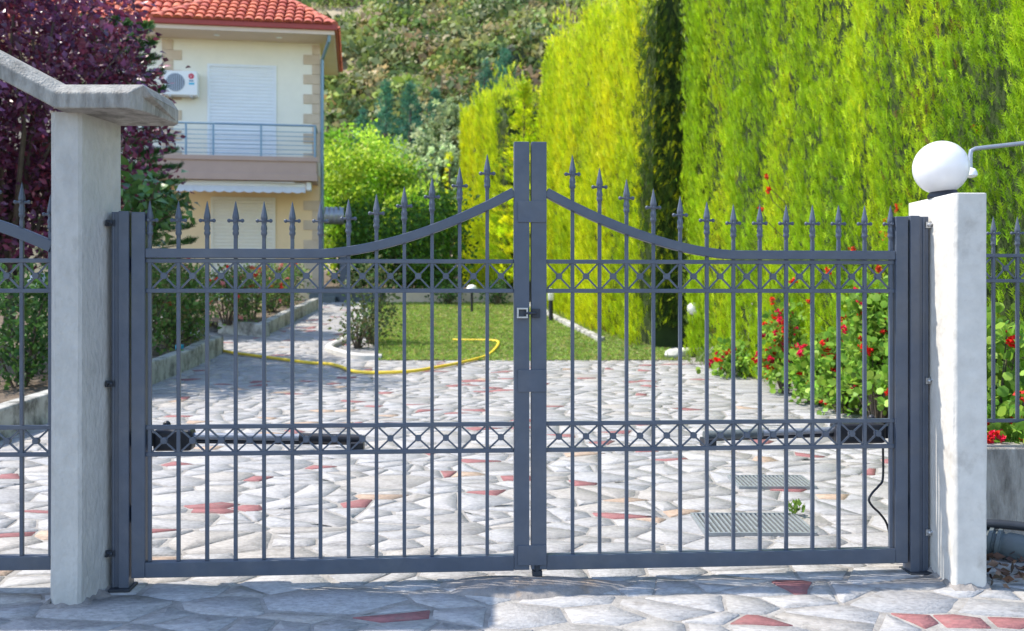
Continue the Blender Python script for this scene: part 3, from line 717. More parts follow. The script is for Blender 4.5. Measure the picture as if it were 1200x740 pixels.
# pale stones edging the flower bed
def rock(p, s_, label):
    b = MB().sphere((0,0,0), 1, 10, 6); b.v = [(x*s_[0]*(1+rng.uniform(-.14,.14)), y*s_[1]*(1+rng.uniform(-.14,.14)), z*s_[2]*(1+rng.uniform(-.1,.1))+s_[2]*.6) for x, y, z in b.v]
    tag(b.build('edging_stone', M['white_rock'], None, True, loc=p), label, 'stone', 'pale stones edging the flower bed')
bed_d = (bedB - bedA).normalized()
for i, (x, y) in enumerate(((791,421),(803,418),(818,417),(836,418),(852,420),(866,424),(878,431),(890,437))):
    p = G(x, y); rock(p, (.13+.03*rng.random(), .1, .07+.03*rng.random()), 'whitish rough stone edging the flower bed below the hedge')

# ------------------------------------------------------------------ hedges of golden cypress
def hedge(name, label, A, B_, H, thick, dens, cols, ends=(True, True), sz=.13, top_rag=.5, seed=0):
    A, B_ = Vector((*A, 0)), Vector((*B_, 0)); u = (B_-A); Lh = u.length; u.normalize()
    nrm = Vector((-u.y, u.x, 0))
    if nrm.x > 0: nrm = -nrm                                   # the clipped face looks towards the drive
    t = thing(name, label, 'hedge', Vector((A.x, A.y, g(A.y))) , 0, 'golden cypress hedges')
    base0 = Vector((A.x, A.y, g(A.y)))
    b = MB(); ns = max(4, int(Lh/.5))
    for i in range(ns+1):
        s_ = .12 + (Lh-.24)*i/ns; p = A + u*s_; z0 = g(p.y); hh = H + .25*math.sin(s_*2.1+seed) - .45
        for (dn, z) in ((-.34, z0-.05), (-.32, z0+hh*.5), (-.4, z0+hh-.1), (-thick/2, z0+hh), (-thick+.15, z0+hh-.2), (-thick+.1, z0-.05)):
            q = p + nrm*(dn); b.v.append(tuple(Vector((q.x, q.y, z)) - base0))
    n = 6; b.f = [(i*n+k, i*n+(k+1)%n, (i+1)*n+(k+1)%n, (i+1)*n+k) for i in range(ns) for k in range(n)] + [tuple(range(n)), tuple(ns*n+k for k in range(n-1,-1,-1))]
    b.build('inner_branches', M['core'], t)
    P_, D_, E_ = [], [], []
    def emit(s_, z, dep, d, e=0.):
        p = np.outer(np.ones(len(s_)), np.array(A)) + np.outer(s_, np.array(u)) + np.outer(dep, np.array(nrm)); gz = np.array([g(y) for y in p[:, 1]])
        p[:, 2] = gz + z; P_.append(p); D_.append(d); E_.append(np.full(len(p), e))
    def facenoise(s_, z): return vn(np.stack([s_*4.2+seed*3, z*.7, s_*0+seed], 1))*.6 + vn(np.stack([s_*11+seed, z*3.2, s_*0+3], 1))*.4
    nv, uv = np.array(nrm), np.array(u)
    n = int(Lh*H*dens); s_ = nr.uniform(0, Lh, n); z = nr.uniform(0, 1, n) * (H + .25*np.sin(s_*2.1+seed) - .25)
    fnv = facenoise(s_, z); dep = (fnv-.5)*.5 + nr.normal(0, .045, n) - .06; k = nr.random(n) < np.clip((fnv-.22)*4.5, .22, 1); s_, z, dep, n = s_[k], z[k], dep[k], int(k.sum())
    d = nv*nr.uniform(.05, .45, (n, 1)) + np.array([0, 0, 1])*nr.uniform(.8, 1.2, (n, 1)) + uv*nr.normal(0, .16, (n, 1)); emit(s_, z, dep, d)
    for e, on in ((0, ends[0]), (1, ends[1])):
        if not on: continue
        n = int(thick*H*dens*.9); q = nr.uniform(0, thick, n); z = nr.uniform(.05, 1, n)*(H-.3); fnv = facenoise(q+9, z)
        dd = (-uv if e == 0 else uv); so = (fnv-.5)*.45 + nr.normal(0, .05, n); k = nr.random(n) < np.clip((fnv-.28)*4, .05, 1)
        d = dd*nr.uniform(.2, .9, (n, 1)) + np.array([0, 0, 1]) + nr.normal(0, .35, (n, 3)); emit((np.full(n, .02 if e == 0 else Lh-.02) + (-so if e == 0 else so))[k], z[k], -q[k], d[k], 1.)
    n = int(Lh*thick*dens*.6); s_ = nr.uniform(-.05, Lh+.05, n); q = nr.uniform(-.05, thick, n)
    pk = vn(np.stack([s_*1.7+seed*5, q*1.5, s_*0+7], 1)); z = H - .45 + top_rag*pk*1.8*nr.random(n); d = np.array([-.1, 0, 1]) + nr.normal(0, .22, (n, 3)); emit(s_, z, -q, d)
    ce = np.concatenate(E_); p = np.concatenate(P_); d = np.concatenate(D_); n = len(p)
    sy = p @ uv
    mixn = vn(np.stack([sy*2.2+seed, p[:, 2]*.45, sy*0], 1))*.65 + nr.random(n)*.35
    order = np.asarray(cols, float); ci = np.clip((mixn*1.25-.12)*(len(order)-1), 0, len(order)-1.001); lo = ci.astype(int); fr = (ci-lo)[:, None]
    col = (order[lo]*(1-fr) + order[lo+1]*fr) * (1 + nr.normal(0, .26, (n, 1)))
    end_shade = (ce > 0) & (nr.random(n) < .85); col[end_shade] = palette([(.07, .13, .02), (.1, .17, .025), (.14, .2, .03)], int(end_shade.sum()), .2)  # end faces: greener inner foliage, coloured dark to stand in for shade
    br = nr.random(n) < .045*(vn(np.stack([sy*1.5, p[:, 2]*.3, sy*0+11], 1)) > .6); col[br] = np.array([.2, .11, .035])
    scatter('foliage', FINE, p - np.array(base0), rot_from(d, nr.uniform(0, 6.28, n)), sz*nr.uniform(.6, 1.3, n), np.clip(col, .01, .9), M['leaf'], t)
    return t
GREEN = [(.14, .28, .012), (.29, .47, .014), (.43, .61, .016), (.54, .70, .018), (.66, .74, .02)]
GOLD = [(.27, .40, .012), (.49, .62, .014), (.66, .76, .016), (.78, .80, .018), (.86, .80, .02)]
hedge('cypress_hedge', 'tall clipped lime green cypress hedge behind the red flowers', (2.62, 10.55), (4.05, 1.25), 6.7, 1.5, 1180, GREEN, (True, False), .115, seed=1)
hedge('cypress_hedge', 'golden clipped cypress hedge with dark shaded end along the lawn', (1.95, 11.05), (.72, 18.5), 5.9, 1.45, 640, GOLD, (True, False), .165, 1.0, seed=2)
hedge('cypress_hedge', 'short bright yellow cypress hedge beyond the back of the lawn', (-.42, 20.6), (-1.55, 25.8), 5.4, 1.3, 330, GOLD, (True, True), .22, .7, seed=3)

# ------------------------------------------------------------------ geraniums along the hedge
def geranium(p, h, wd, nleaf, nfl, label, lean=0, cols=((.24, .42, .05), (.31, .5, .07), (.18, .34, .05)), red=((.75, .02, .012), (.68, .03, .02), (.7, .02, .08))):
    p = Vector((p[0], p[1], g(p[1]))); t = thing('geranium', label, 'flowers', p, 0, 'red flowering plants along the bed')
    b = MB(); nleaf = int(nleaf*.8); nc = max(14, int(nleaf/16)); ctr = []
    for i in range(nc):
        a = rng.uniform(0, 6.28); rr = wd*math.sqrt(rng.random()); z = h*rng.uniform(.12, 1)**.8
        c = Vector((rr*math.cos(a)*(1-.35*z/h) + lean*z, rr*math.sin(a)*(1-.35*z/h), z)); ctr.append(c)
        if i % 2 == 0: b.tube([(c.x*.25, c.y*.25, 0), (c.x*.6, c.y*.6, z*.55), c], [.008, .006, .004], 5, False)
    b.build('stems', M['bark'], t, True)
    ctr = np.array([tuple(c) for c in ctr]); k = nr.integers(0, nc, nleaf); o = nr.normal(0, .075, (nleaf, 3)); pp = ctr[k] + o; pp[:, 2] = np.maximum(pp[:, 2], .02)
    d = o*8 + nr.normal(0, .5, (nleaf, 3)) + np.array([-.3, -.25, .35]); scatter('leaves', ROUND, pp, rot_from(d, nr.uniform(0, 6.28, nleaf)), nr.uniform(.035, .085, nleaf), palette(cols, nleaf, .2), M['leaf'], t)
    if nfl:
        nfl = int(nfl*1.8); fk = nr.integers(0, nc, nfl); fp = ctr[fk] + np.stack([-np.abs(nr.normal(.1, .05, nfl)), -np.abs(nr.normal(.08, .05, nfl)), nr.uniform(-.02, .12, nfl)], 1)
        per = 4; kk = np.repeat(np.arange(nfl), per); q = fp[kk] + nr.normal(0, .014, (nfl*per, 3))
        scatter('flower_heads', FLOWER, q, rot_from(rdir(nfl*per), nr.uniform(0, 6, nfl*per)), nr.uniform(.022, .042, nfl*per), palette(red, nfl, .15)[kk], M['petal'], t, 'stuff')
    return t
ge = [((840,442),.34,.26,500,8,'low geranium clump with small red heads between the pale edging stones'),
      ((903,463),.9,.25,900,30,'loose tall plant with many scattered red blooms beside the stakes'),
      ((936,476),.52,.25,1300,9,'rounded leafy geranium with few red heads at the drive edge'),
      ((966,486),.7,.25,1400,12,'bushy geranium with red heads close to the paving edge'),
      ((1008,500),1.15,.3,2100,11,'tall leafy geranium climbing the hedge next to the white pillar'),
      ((1056,512),1.3,.3,2000,10,'tallest red geranium behind the gate post by the white pillar')]
for i, ((x, y), h, wd, nl, nf, lab) in enumerate(ge):
    p = G(x, y); geranium((p.x+.2, p.y+.1), h, wd, nl, nf, lab)
geranium((2.75, 1.25), 1.05, .32, 1200, 9, 'red geranium behind the railing on the low wall'); geranium((3.3, 1.3), .95, .3, 1000, 7, 'smaller red geranium farther along behind the railing on the low wall')
geranium((2.66, 1.02), .6, .2, 500, 8, 'broad leaved plant with red heads just above the low wall')
# scattered climbing blooms on the hedge
for i, (x, y, Y) in enumerate(((893,246,6.6),(898,208,6.4),(901,223,6.4),(1052,243,4.6),(1040,260,4.7),(1036,277,4.7),(1147,152,3.8),(1000,292,5.1),(1031,316,4.8),(972,318,5.4),(950,352,5.6),(1012,345,5.0),(930,330,5.9),(988,372,5.2),(905,352,6.3),(1040,352,4.7))):
    p = P(x, y, Y); fx = 2.62 + (4.05-2.62)*(10.55-Y)/9.3
    p = P(x, y, Y); k_ = (fx-.24)/p.x if p.x else 1
    b = MB()
    tt = thing('climbing_bloom', 'single red bloom on a thin stem against the lime hedge', 'flower', (p.x, Y, p.z), 0, 'red blooms scattered over the hedge')
    b.tube([(.0,0,0),(.06,.05,-.12),(.28,.15,-.3)], .004, 5); b.build('stem', M['bark'], tt)
    n = 6; scatter('petals', FLOWER, nr.normal(0, .016, (n, 3)), rot_from(rdir(n), nr.uniform(0, 6, n)), nr.uniform(.025, .045, n), palette([(.75, .03, .015), (.7, .1, .04)], n), M['petal'], tt)
# stakes
for (x0, y0, x1, y1, Y, lab) in ((874,420,881,356,8.4,'thin bare wooden stake leaning among the red blooms'),(899,415,903,350,7.6,'thin upright wooden stake between the red blooms and the hedge')):
    p, q = G(x0, y0+8), P(x1, y1, Y); b = MB().tube([Vector((0,0,-.05)), q-Vector((p.x, p.y, p.z))], .011, 6); tag(b.build('plant_stake', M['white_rock'], None, loc=p), lab, 'stake')
# strap-leaved ground plants along the bed edge
for i, (x, y) in enumerate(((828,427),(856,432),(880,441))):
    p = G(x, y); n = 70; t = thing('strap_plant', ('narrow leaved green clump beside the first pale edging stones', 'narrow leaved green clump in the middle of the edging stones', 'narrow leaved green clump where the edging stones end')[i], 'plant', p)
    d = nr.normal(0, .5, (n, 3)); d[:, 2] = 1; scatter('leaves', leaf_t(.07, .03, -.25), np.stack([nr.normal(0, .16, n), nr.normal(0, .1, n), nr.uniform(0, .03, n)], 1), rot_from(d, nr.uniform(0, 6.28, n)), nr.uniform(.1, .24, n), palette([(.2, .3, .07), (.26, .34, .1)], n), M['leaf'], t)

# ------------------------------------------------------------------ lamps in the garden
def bollard(p, h, r, kind, label):
    t = thing('garden_lamp', label, 'lamp', p, 0, 'small garden lamps')
    b = MB(); b.tube([(0,0,-.03),(0,0,h-r)], .028 if kind != 'tube' else .045, 10); b.build('post', M['black'], t, True)
    if kind == 'hood': MB().lathe([(.02,r*.55),(r*.7,r*.35),(r,-.02),(r*.96,-.05),(.03,-.05)], (0,0,h-r*.6), 18).build('hood', M['white'], t, True)
    elif kind == 'tube': MB().lathe([(.05,-.12),(.062,-.1),(.062,.08),(.03,.11)], (0,0,h), 16).build('diffuser', M['opal'], t, True)
    else: MB().sphere((0,0,h), r, 20, 12).build('globe', M['opal'], t, True)
bollard(G(553, 367), .62, .12, 'hood', 'dark post lamp with white hood on the shaded back of the lawn')
bollard(Vector((hedge_x(15)-.52, 15, g(15))), .55, .07, 'tube', 'dark bollard lamp with white top beside the golden hedge')
pp = P(811, 362, 10.1); bollard(Vector((pp.x+.02, 10.1, g(10.1))), pp.z-g(10.1), .095, 'globe', 'small white globe lamp half hidden at the lime hedge corner')
lp = P(46, 335, 6.4)
t = thing('mushroom_lamp', 'blue white mushroom lamp on twin dark legs above the planter shrub', 'lamp', (lp.x, 6.4, g(6.4)))
MB().lathe([(.02,.16),(.07,.145),(.11,.1),(.125,.03),(.125,-.06),(.09,-.08),(.03,-.085)], (0,0,lp.z-g(6.4)-.02), 22).build('globe', M['opal'], t, True)
for s_ in (-.025, .03): MB().tube([(s_,0,-.03),(s_,0,lp.z-g(6.4)-.1)], .012, 8).build('leg', M['bark'], t)

# ------------------------------------------------------------------ house
HA = R(9); HB = 1.12; H0 = Vector((-4.91, 20.6, HB)); hc, hs = math.cos(HA), math.sin(HA)
house = thing('house', 'two storey cream house with red tiled hip roof and balcony', 'house', H0, HA)
def hx(px, y=0):
    k_ = (px-CX)/F; return (k_*(H0.y-CAMY+y*hc) + 4.91 + y*hs)/(hc - k_*hs)
def hz(py, x, y=0):
    z = H0.y + x*hs + y*hc - CAMY; return CAMZ - (py-HY)/F*z - HB
EV = 6.55
floor1 = hz(184, -2, -1.0)
MB().box(-5.4, 0, 0, 3.2, -.3, floor1-.3).build('ground_floor_wall', M['peach'], house); MB().box(-5.4, 0, .002, 3.2, floor1-.3, EV).build('upper_wall', M['cream'], house)
MB().box(-14, -5.4002, .6, 5.2, -.4, floor1-.2).build('ground_floor_wall', M['peach'], house); MB().box(-14, -5.4002, .602, 5.2, floor1-.2, EV).build('upper_wall', M['quoin'], house)
# quoins
def quoins(x0, sg, z0, z1, big, sml, m='quoin', h=.25):
    i = 0; z = z0
    while z + h <= z1:
        L_ = big if i % 2 == 0 else sml; a, b_ = sorted((x0, x0+sg*L_)); MB().box(a, b_, -.022, .05, z+.004, z+h-.004).build('quoin', M[m], house, bevel=.006, seg=1); z += h; i += 1
quoins(.02, -1, floor1+.02, EV-.02, .42, .2); quoins(.02, -1, -.2, floor1-.7, .42, .2)
quoins(hx(190), 1, floor1+.02, EV-.02, hx(213)-hx(190), hx(203)-hx(190))
# shutters
def shutter(x0, x1, z0, z1, m, nm):
    f = MB(); w_ = .06; f.box(x0-w_, x0, -.03, .03, z0, z1+w_); f.box(x1, x1+w_, -.03, .03, z0, z1+w_); f.box(x0, x1, -.03, .03, z1, z1+w_)
    o = f.build(nm, M[m], house)
    b = MB(); nsl = int((z1-z0)/.085)
    for i in range(nsl):
        za, zb = z0+(z1-z0)*i/nsl, z0+(z1-z0)*(i+1)/nsl-.005
        b.prism([(0,0)], 0, 0) if False else b.add([(x0,-.004,za),(x1,-.004,za),(x1,-.017,za*.3+zb*.7),(x0,-.017,za*.3+zb*.7),(x1,-.004,zb),(x0,-.004,zb)], [(0,1,2,3),(3,2,4,5)])
    b.box(x0, x1, -.0035, .02, z0, z1); b.build('shutter_slats', M[m], o)['kind'] = 'stuff'
shutter(hx(246), hx(321), floor1, hz(79, -2), 'shutter', 'shutter_door')
shutter(hx(250), hx(320), -.1, hz(234, -2), 'cream_shutter', 'shutter_door')
# balcony
bx0, bx1 = hx(160, -1.05), hx(371, -1.05); zb = hz(210.5, -2, -1.05)
slab = MB().box(bx0, bx1, -1.05, -.001, zb, floor1).build('balcony_slab', M['fascia'], house, bevel=.01)
MB().box(bx0-.03, bx1+.03, -1.085, -1.0502, floor1-.09, floor1+.02).build('slab_edge', M['fascia'], slab, bevel=.006)
MB().box(bx0-.02, bx1+.02, -1.075, -1.0502, zb-.01, zb+.16).build('slab_edge', M['fascia'], slab, bevel=.006)
rt = hz(145.5, -2, -1.0)
for px in (168, 218, 250, 306, 369): x = hx(px, -1.0); MB().box(x-.022, x+.022, -1.02, -.98, floor1, rt).build('rail_post', M['railblue'], slab)
for i in range(6): z = floor1 + .09 + (rt-floor1-.14)*i/6; MB().tube([(bx0+.03,-1.0,z),(hx(369,-1.0),-1.0,z)], .009, 6).build('rail_bar', M['railblue'], slab)
MB().tube([(bx0+.03,-1.0,rt),(bx1-.01,-1.0,rt)], .026, 8).build('handrail', M['railblue'], slab)
for i in range(7): z = floor1 + .09 + (rt-floor1-.09)*i/6; MB().tube([(bx1-.03,-1.0,z),(bx1-.03,0,z)], .009 if i < 6 else .024, 6).build('rail_bar', M['railblue'], slab)
# awning rolled under the balcony
ax0, ax1 = hx(205, -.9), hx(358, -.9); aw = MB(); aw.tube([(ax0,-.85,zb-.09),(ax1,-.85,zb-.09)], .07, 12); aw = aw.build('awning_roll', M['white'], house, True)
b = MB(); nn = 120; zt, zl = zb-.12, hz(224, -2, -.95)
for i in range(nn+1):
    x = ax0 + (ax1-ax0)*i/nn; b.v += [(x, -.9, zt), (x, -.95, zl - .035*abs(math.sin(i*math.pi/9)))]
b.f = [(2*i, 2*i+1, 2*i+3, 2*i+2) for i in range(nn)]; b.build('valance', M['awning'], aw)
MB().tube([(ax0+.3,-.9,zb-.03),(ax1-.25,-1.0,zb-.05)], .02, 6).build('awning_arm', M['white'], aw)
MB().box(ax1+.02, ax1+.14, -.95, -.6, zb-.22, zb-.02).build('awning_bracket', M['white'], aw, bevel=.01)
# roof: eaves slab, tiles, hips
ex0, ex1, ey0 = hx(179, -.95), hx(392, -.95), -.95; apx = (ex0+ex1)/2 + .15; apz = EV + .18 + 1.75; apy = ey0 + 2.9
roof = MB().box(ex0, ex1, ey0, 3.6, EV, EV+.16).build('roof', M['soffit'], house)
g2 = MB(); g2.box(ex0-.05, ex1+.05, ey0-.07, ey0-.001, EV+.1, EV+.24); g2.box(ex1+.001, ex1+.06, ey0-.001, 3.6, EV+.1, EV+.24); g2.box(ex0-.06, ex0-.001, ey0-.001, .3, EV+.1, EV+.24); g2.build('gutter', M['redgutter'], roof, bevel=.015)
ms = MB(); ms.box(-14.5, ex0-.07, -.3, 6, EV+.002, EV+.162); ms.build('eaves_slab', M['soffit'], house)
g3 = MB().box(-14.55, ex0-.08, -.37, -.301, EV+.1, EV+.24); g3.build('gutter', M['redgutter'], house, bevel=.015)
b = MB(); z0 = EV+.2
b.add([(ex0,ey0,z0),(ex1,ey0,z0),(apx,apy,apz),(ex1,4.5,z0),(ex0,4.5,z0),(apx,4.4,apz)], [(0,1,2),(1,3,5,2),(0,2,5,4),(3,4,5)])
b.add([(-14.5,-.3,z0),(ex0+.4,-.3,z0),(-14.5,2.8,z0+2.5),(ex0+1.6,2.8,z0+2.5),(-14.5,6,z0),(ex0+.4,6,z0)], [(0,1,3,2),(2,3,5,4),(1,5,3),(0,2,4)])
b.build('roof_deck', M['redgutter'], roof)
TV, TT, TK = [], [], []
TILE = []
def tile_proto(a, up, nm):
    for q_ in range(6):
        k_ = .82 + .06*q_; V_, T_ = [], []
        for (tt, lift, r_) in ((-.03, .03, .108), (.33, .0, .09)):
            for q in range(7): th = math.pi*(q/6); V_.append(tuple(a*(r_*1.08*math.cos(th)) + up*tt + nm*(lift + r_*.75*math.sin(th))))
        for q in range(6): T_ += [(q, q+1, 8+q), (q, 8+q, 7+q)]
        T_ += [(0, q+1, q+2) for q in range(5)]
        TILE.append(tri_mesh('roof_tile', V_, T_, np.tile((.50*k_, (.11+.006*q_)*k_, .07*k_), (14, 1)), M['tile']))
def tiles(o, a, up, inside, ns, nt_, single=False):
    o, a, up = Vector(o), Vector(a).normalized(), Vector(up).normalized(); nm = a.cross(up).normalized()
    if nm.z < 0: nm = -nm
    for j in range(nt_):
        for i in range(ns):
            s_, t_ = (i+.5)*.235, j*.33
            if not inside(s_, t_+.16): continue
            if single:
                if not TILE: tile_proto(a, up, nm)
                inst('roof_tile', rng.choice(TILE), roof, o + a*s_ + up*t_ + nm*rng.uniform(-.006, .006)); continue
            c0 = len(TV); k_ = rng.uniform(.8, 1.15); col = (.50*k_, .125*k_*rng.uniform(.85,1.2), .07*k_)
            for (tt, lift, r_) in ((t_-.03, .03, .108), (t_+.33, .0, .09)):
                for q in range(7):
                    th = math.pi*(q/6); p = o + a*(s_ + r_*1.08*math.cos(th)) + up*tt + nm*(lift + r_*.75*math.sin(th)); TV.append(tuple(p)); TK.append(col)
            for q in range(6): TT.extend([(c0+q, c0+q+1, c0+8+q), (c0+q, c0+8+q, c0+7+q)])
            TT.extend([(c0, c0+q+1, c0+q+2) for q in range(5)])
W_ = ex1-ex0; sl = math.hypot(apy-ey0, apz-z0); fa = apx-ex0
tiles((ex0, ey0-.06, z0+.02), (1,0,0), (0, apy-ey0, apz-z0), lambda s_, t_: fa*t_/sl - .05 < s_ < W_ - (W_-fa)*t_/sl + .05, int(W_/.235)+1, int(sl/.33)+1, True)
sr = math.hypot(ex1-apx, apz-z0)
tiles((ex1+.05, ey0, z0+.02), (0,1,0), (apx-ex1, 0, apz-z0), lambda s_, t_: s_ > (apy-ey0)*t_/sr - .05, 22, int(sr/.33)+1)
tiles((ex0-.05, ey0, z0+.02), (0,1,0), (apx-ex0, 0, apz-z0), lambda s_, t_: s_ > (apy-ey0)*t_/sr - .05, 22, int(sr/.33)+1)
tiles((-14.5, -.36, z0+.02), (1,0,0), (0, 3.1, 2.5), lambda s_, t_: s_ < 14.5+ex0+.3+t_*.38, int((14.9+ex0)/.235)+6, 12)
tag(inst('roof_tiles', tri_mesh('roof_tiles', TV, TT, np.array(TK), M['tile']), roof), kind='stuff')
def ridge(p, q):
    p, q = Vector(p), Vector(q); n = int((q-p).length/.34)
    b = MB()
    for i in range(n): b.tube([p.lerp(q, i/n), p.lerp(q, (i+1.12)/n)], [.115, .095], 8)
    me = b.mesh('ridge_tiles', M['tile'], True); a = me.attributes.new('col', 'FLOAT_COLOR', 'POINT'); a.data.foreach_set('color', np.tile([.46,.12,.075,1], len(me.vertices)).astype(np.float32)); inst('ridge_tiles', me, roof)
for s_ in ((ex0, ey0), (ex1, ey0)): ridge((*s_, z0+.03), (apx, apy, apz+.05))
ridge((apx, apy, apz+.05), (apx, 4.4, apz+.05)); ridge((ex0+1.6, 2.8, z0+2.55), (-14.5, 2.8, z0+2.55))
for px in (254, 327): x = hx(px, -.5); MB().lathe([(.06,-.012),(.075,-.01),(.075,.0)], (x, -.5, EV-.001), 14).build('downlight', M['white'], roof, True)
MB().tube([(ex1-.12, ey0+.05, EV+.1), (ex1-.14, ey0+.1, EV-.12), (.07, -.04, EV-.42), (.07, -.04, -.2)], .045, 10).build('downpipe', M['railblue'], house, True)
# air conditioner
ax = hx(211.5, -.35); az = hz(111.5, ax, -.35); t = thing('air_conditioner', 'white wall mounted air conditioner unit with round grey fan beside the shutter', 'air conditioner', (0,0,0)); t.parent = None
Mh = Matrix.Translation(H0) @ Matrix.Rotation(HA, 4, 'Z'); t.matrix_world = Mh @ Matrix.Translation((ax, -.2, az))
MB().box(-.4, .4, -.15, .14, 0, .6).build('casing', M['white'], t, bevel=.02)
b = MB(); b.tube([(-.12,-.1505,.31),(-.12,-.162,.31)], .225, 28); b.build('fan_disc', M['alu'], t)
b = MB()
for i in range(9): x = -.12 + (i-4)*.05; hh = math.sqrt(max(.001, .21**2-((i-4)*.05)**2)); b.box(x-.007, x+.007, -.172, -.163, .31-hh, .31+hh)
b.build('fan_grille', M['steel_dark'], t)['kind'] = 'stuff'
b = MB(); b.tube([(.255,-.1505,.47),(.255,-.156,.47)], .068, 20); lg = b.build('logo_disc', M['red'], t)
b = MB(); b.box(.236,.246,-.1585,-.1563,.44,.5); b.box(.2462,.272,-.1585,-.1563,.44,.45); b.tube([(.275,-.1563,.485),(.275,-.1585,.485)], .009, 8); b.build('logo_mark', M['white'], lg)
MB().box(.2,.31,-.154,-.1505,.33,.38).build('sticker', M['railblue'], t); MB().box(.2,.33,-.154,-.1505,.26,.31).build('sticker', M['cyan'], t)
for s_ in (-.25, .25): MB().box(s_-.02, s_+.02, -.14, .199, -.04, -.001).build('mount', M['zinc'], t)
# rolled grey cover on the house corner
t = thing('rolled_cover', 'rolled grey ribbed cover mounted on the house corner beside the bright tree', 'cover', (0,0,0))
t.matrix_world = Mh @ Matrix.Translation((.12, .1, hz(253, .3, .1)))
b = MB(); pr = []
for i in range(9): pr += [(.215+.012*(i%2), i*.058), (.215+.012*((i+1)%2), i*.058+.03)]
b.lathe([(.02, 0)]+pr+[(.02, pr[-1][1]+.001)], n=20); b.xf(Matrix.Rotation(R(90), 4, 'Y')); b.build('roll', M['alu'], t, True)
MB().box(-.13, .02, -.03, .03, -.05, .05).build('wall_arm', M['zinc'], t)

# ------------------------------------------------------------------ trees and shrubs
PURP = [(.12, .024, .06), (.19, .038, .09), (.085, .02, .06), (.28, .055, .10), (.18, .06, .15)]
tree('plum_tree', 'purple leaved plum tree behind the concrete gateway', 'tree', (-6.75, 8.6, g(8.6)), (-6.85, 8.6, 2.3), (-7.2, 8.6, 4.1), (2.62, 2.3, 2.6), 400, 84, .2, .108, PURP, LEAF, .09, 'gloss_leaf', nl=70, shell=.35,
     keep=lambda c: (c[:, 2] > .95 + .2*np.sin(c[:, 0]*3)) & (CX + F*(c[:, 0]-6.75)/(c[:, 1]+8.6-CAMY) < np.where((c[:, 2]+g(8.6) > 3.75) & (c[:, 2]+g(8.6) < 5.1), 158, 190)))
DG = [(.05, .12, .028), (.07, .16, .035), (.04, .1, .028)]
# large-leaved small tree by the gate post
p0 = G(205, 418); tree('broad_leaf_tree', 'dark green broad leaved sapling under the plum crown, leaves over the gate post', 'tree', (p0.x-.3, p0.y-2.6, g(p0.y-2.6)), P(180, 260, p0.y-2.6), P(173, 240, p0.y-2.6), (.42, .4, .4), 22, 14, .12, .155, DG, BROAD, .03, 'gloss_leaf', droop=.5, nl=14)
# Norfolk pine
base = Vector((-7.1, 13.2, g(13.2))); t = thing('norfolk_pine', 'dark green tiered pine with flat fronds in front of the house', 'tree', base)
MB().tube([(0,0,-.05),(0,0,5.6)], [.11,.02], 8).build('trunk', M['bark'], t, True)
bb = MB(); P_, D_ = [], []
for i in range(16):
    z = 1.2 + i*.28; L_ = 1.35*(1-.6*i/16); ph = rng.random()*6
    for k_ in range(6):
        a = ph + k_*math.pi/3; d = Vector((math.cos(a), math.sin(a), .12)); tip = Vector((0,0,z)) + d*L_
        bb.tube([(0,0,z), Vector((0,0,z))+d*L_*.5+Vector((0,0,-.04)), tip], [.018,.012,.006], 4, False)
        for q in range(95):
            s_ = .18 + .82*rng.random(); sd = Vector((-d.y, d.x, 0))*rng.choice((-1, 1)); off = sd*rng.uniform(0, .15)*(1.1-.6*s_)
            P_.append(tuple(Vector((0,0,z)) + d*L_*s_ + off)); D_.append(tuple(d*.6 + sd*.5 + Vector((0,0,.55))))
bb.build('limbs', M['bark'], t)
scatter('crown', SPRAY, np.array(P_), rot_from(np.array(D_), nr.uniform(0,6.28,len(P_))), nr.uniform(.14,.26,len(P_)), palette([(.06,.15,.05),(.09,.19,.05),(.045,.12,.05)], len(P_), .2), M['leaf'], t)

def bush(name, label, p, h, wd, nleaf, cols, size, tm=LEAF, flowers=None, m='leaf', group=None, cat='bush', dz=0, bottom=.15):
    p = Vector((p[0], p[1], g(p[1])+dz)); t = thing(name, label, cat, p, 0, group); b = MB(); nc = max(12, nleaf//22); ctr = []
    for i in range(nc):
        a = rng.uniform(0, 6.28); rr = wd*math.sqrt(rng.random()); z = h*(bottom + (1-bottom)*rng.random()**.8); f_ = math.sqrt(max(.12, 1-((z/h-.55)/.62)**2)); c = Vector((rr*f_*math.cos(a), rr*f_*math.sin(a), z)); ctr.append(c)
        if i < 14: b.tube([(c.x*.15, c.y*.15, 0), (c.x*.5, c.y*.5, z*.6), c], [.014, .010, .004], 5, False)
    b.build('stems', M['bark'], t, True); ctr = np.array([tuple(c) for c in ctr]); k = nr.integers(0, nc, nleaf); o = nr.normal(0, .085, (nleaf, 3))*max(1, wd/.45)
    d = o*6 + nr.normal(0, .6, (nleaf, 3)) + np.array([0, -.1, .2]); pp = ctr[k]+o; pp[:, 2] = np.maximum(pp[:, 2], .03)
    scatter('leaves', tm, pp, rot_from(d, nr.uniform(0, 6.28, nleaf)), size*nr.uniform(.6, 1.3, nleaf), palette(cols, nleaf, .22), M[m], t)
    if flowers:
        nf, fc, fs = flowers; fk = nr.integers(0, nc, nf); fp = ctr[fk] + nr.normal(0, .08, (nf, 3)) + np.array([0, -.12, .1]); per = 3; kk = np.repeat(np.arange(nf), per)
        scatter('flower_heads', FLOWER, fp[kk]+nr.normal(0, .012, (nf*per, 3)), rot_from(rdir(nf*per), nr.uniform(0, 6, nf*per)), fs*nr.uniform(.7, 1.1, nf*per), palette(fc, nf, .1)[kk], M['petal'], t, 'stuff')
    return t
RL = [(.11, .22, .045), (.15, .27, .06), (.2, .29, .08), (.23, .22, .09), (.08, .17, .045)]
RF = [(.75, .04, .05), (.85, .36, .38), (.7, .02, .03), (.85, .3, .3)]
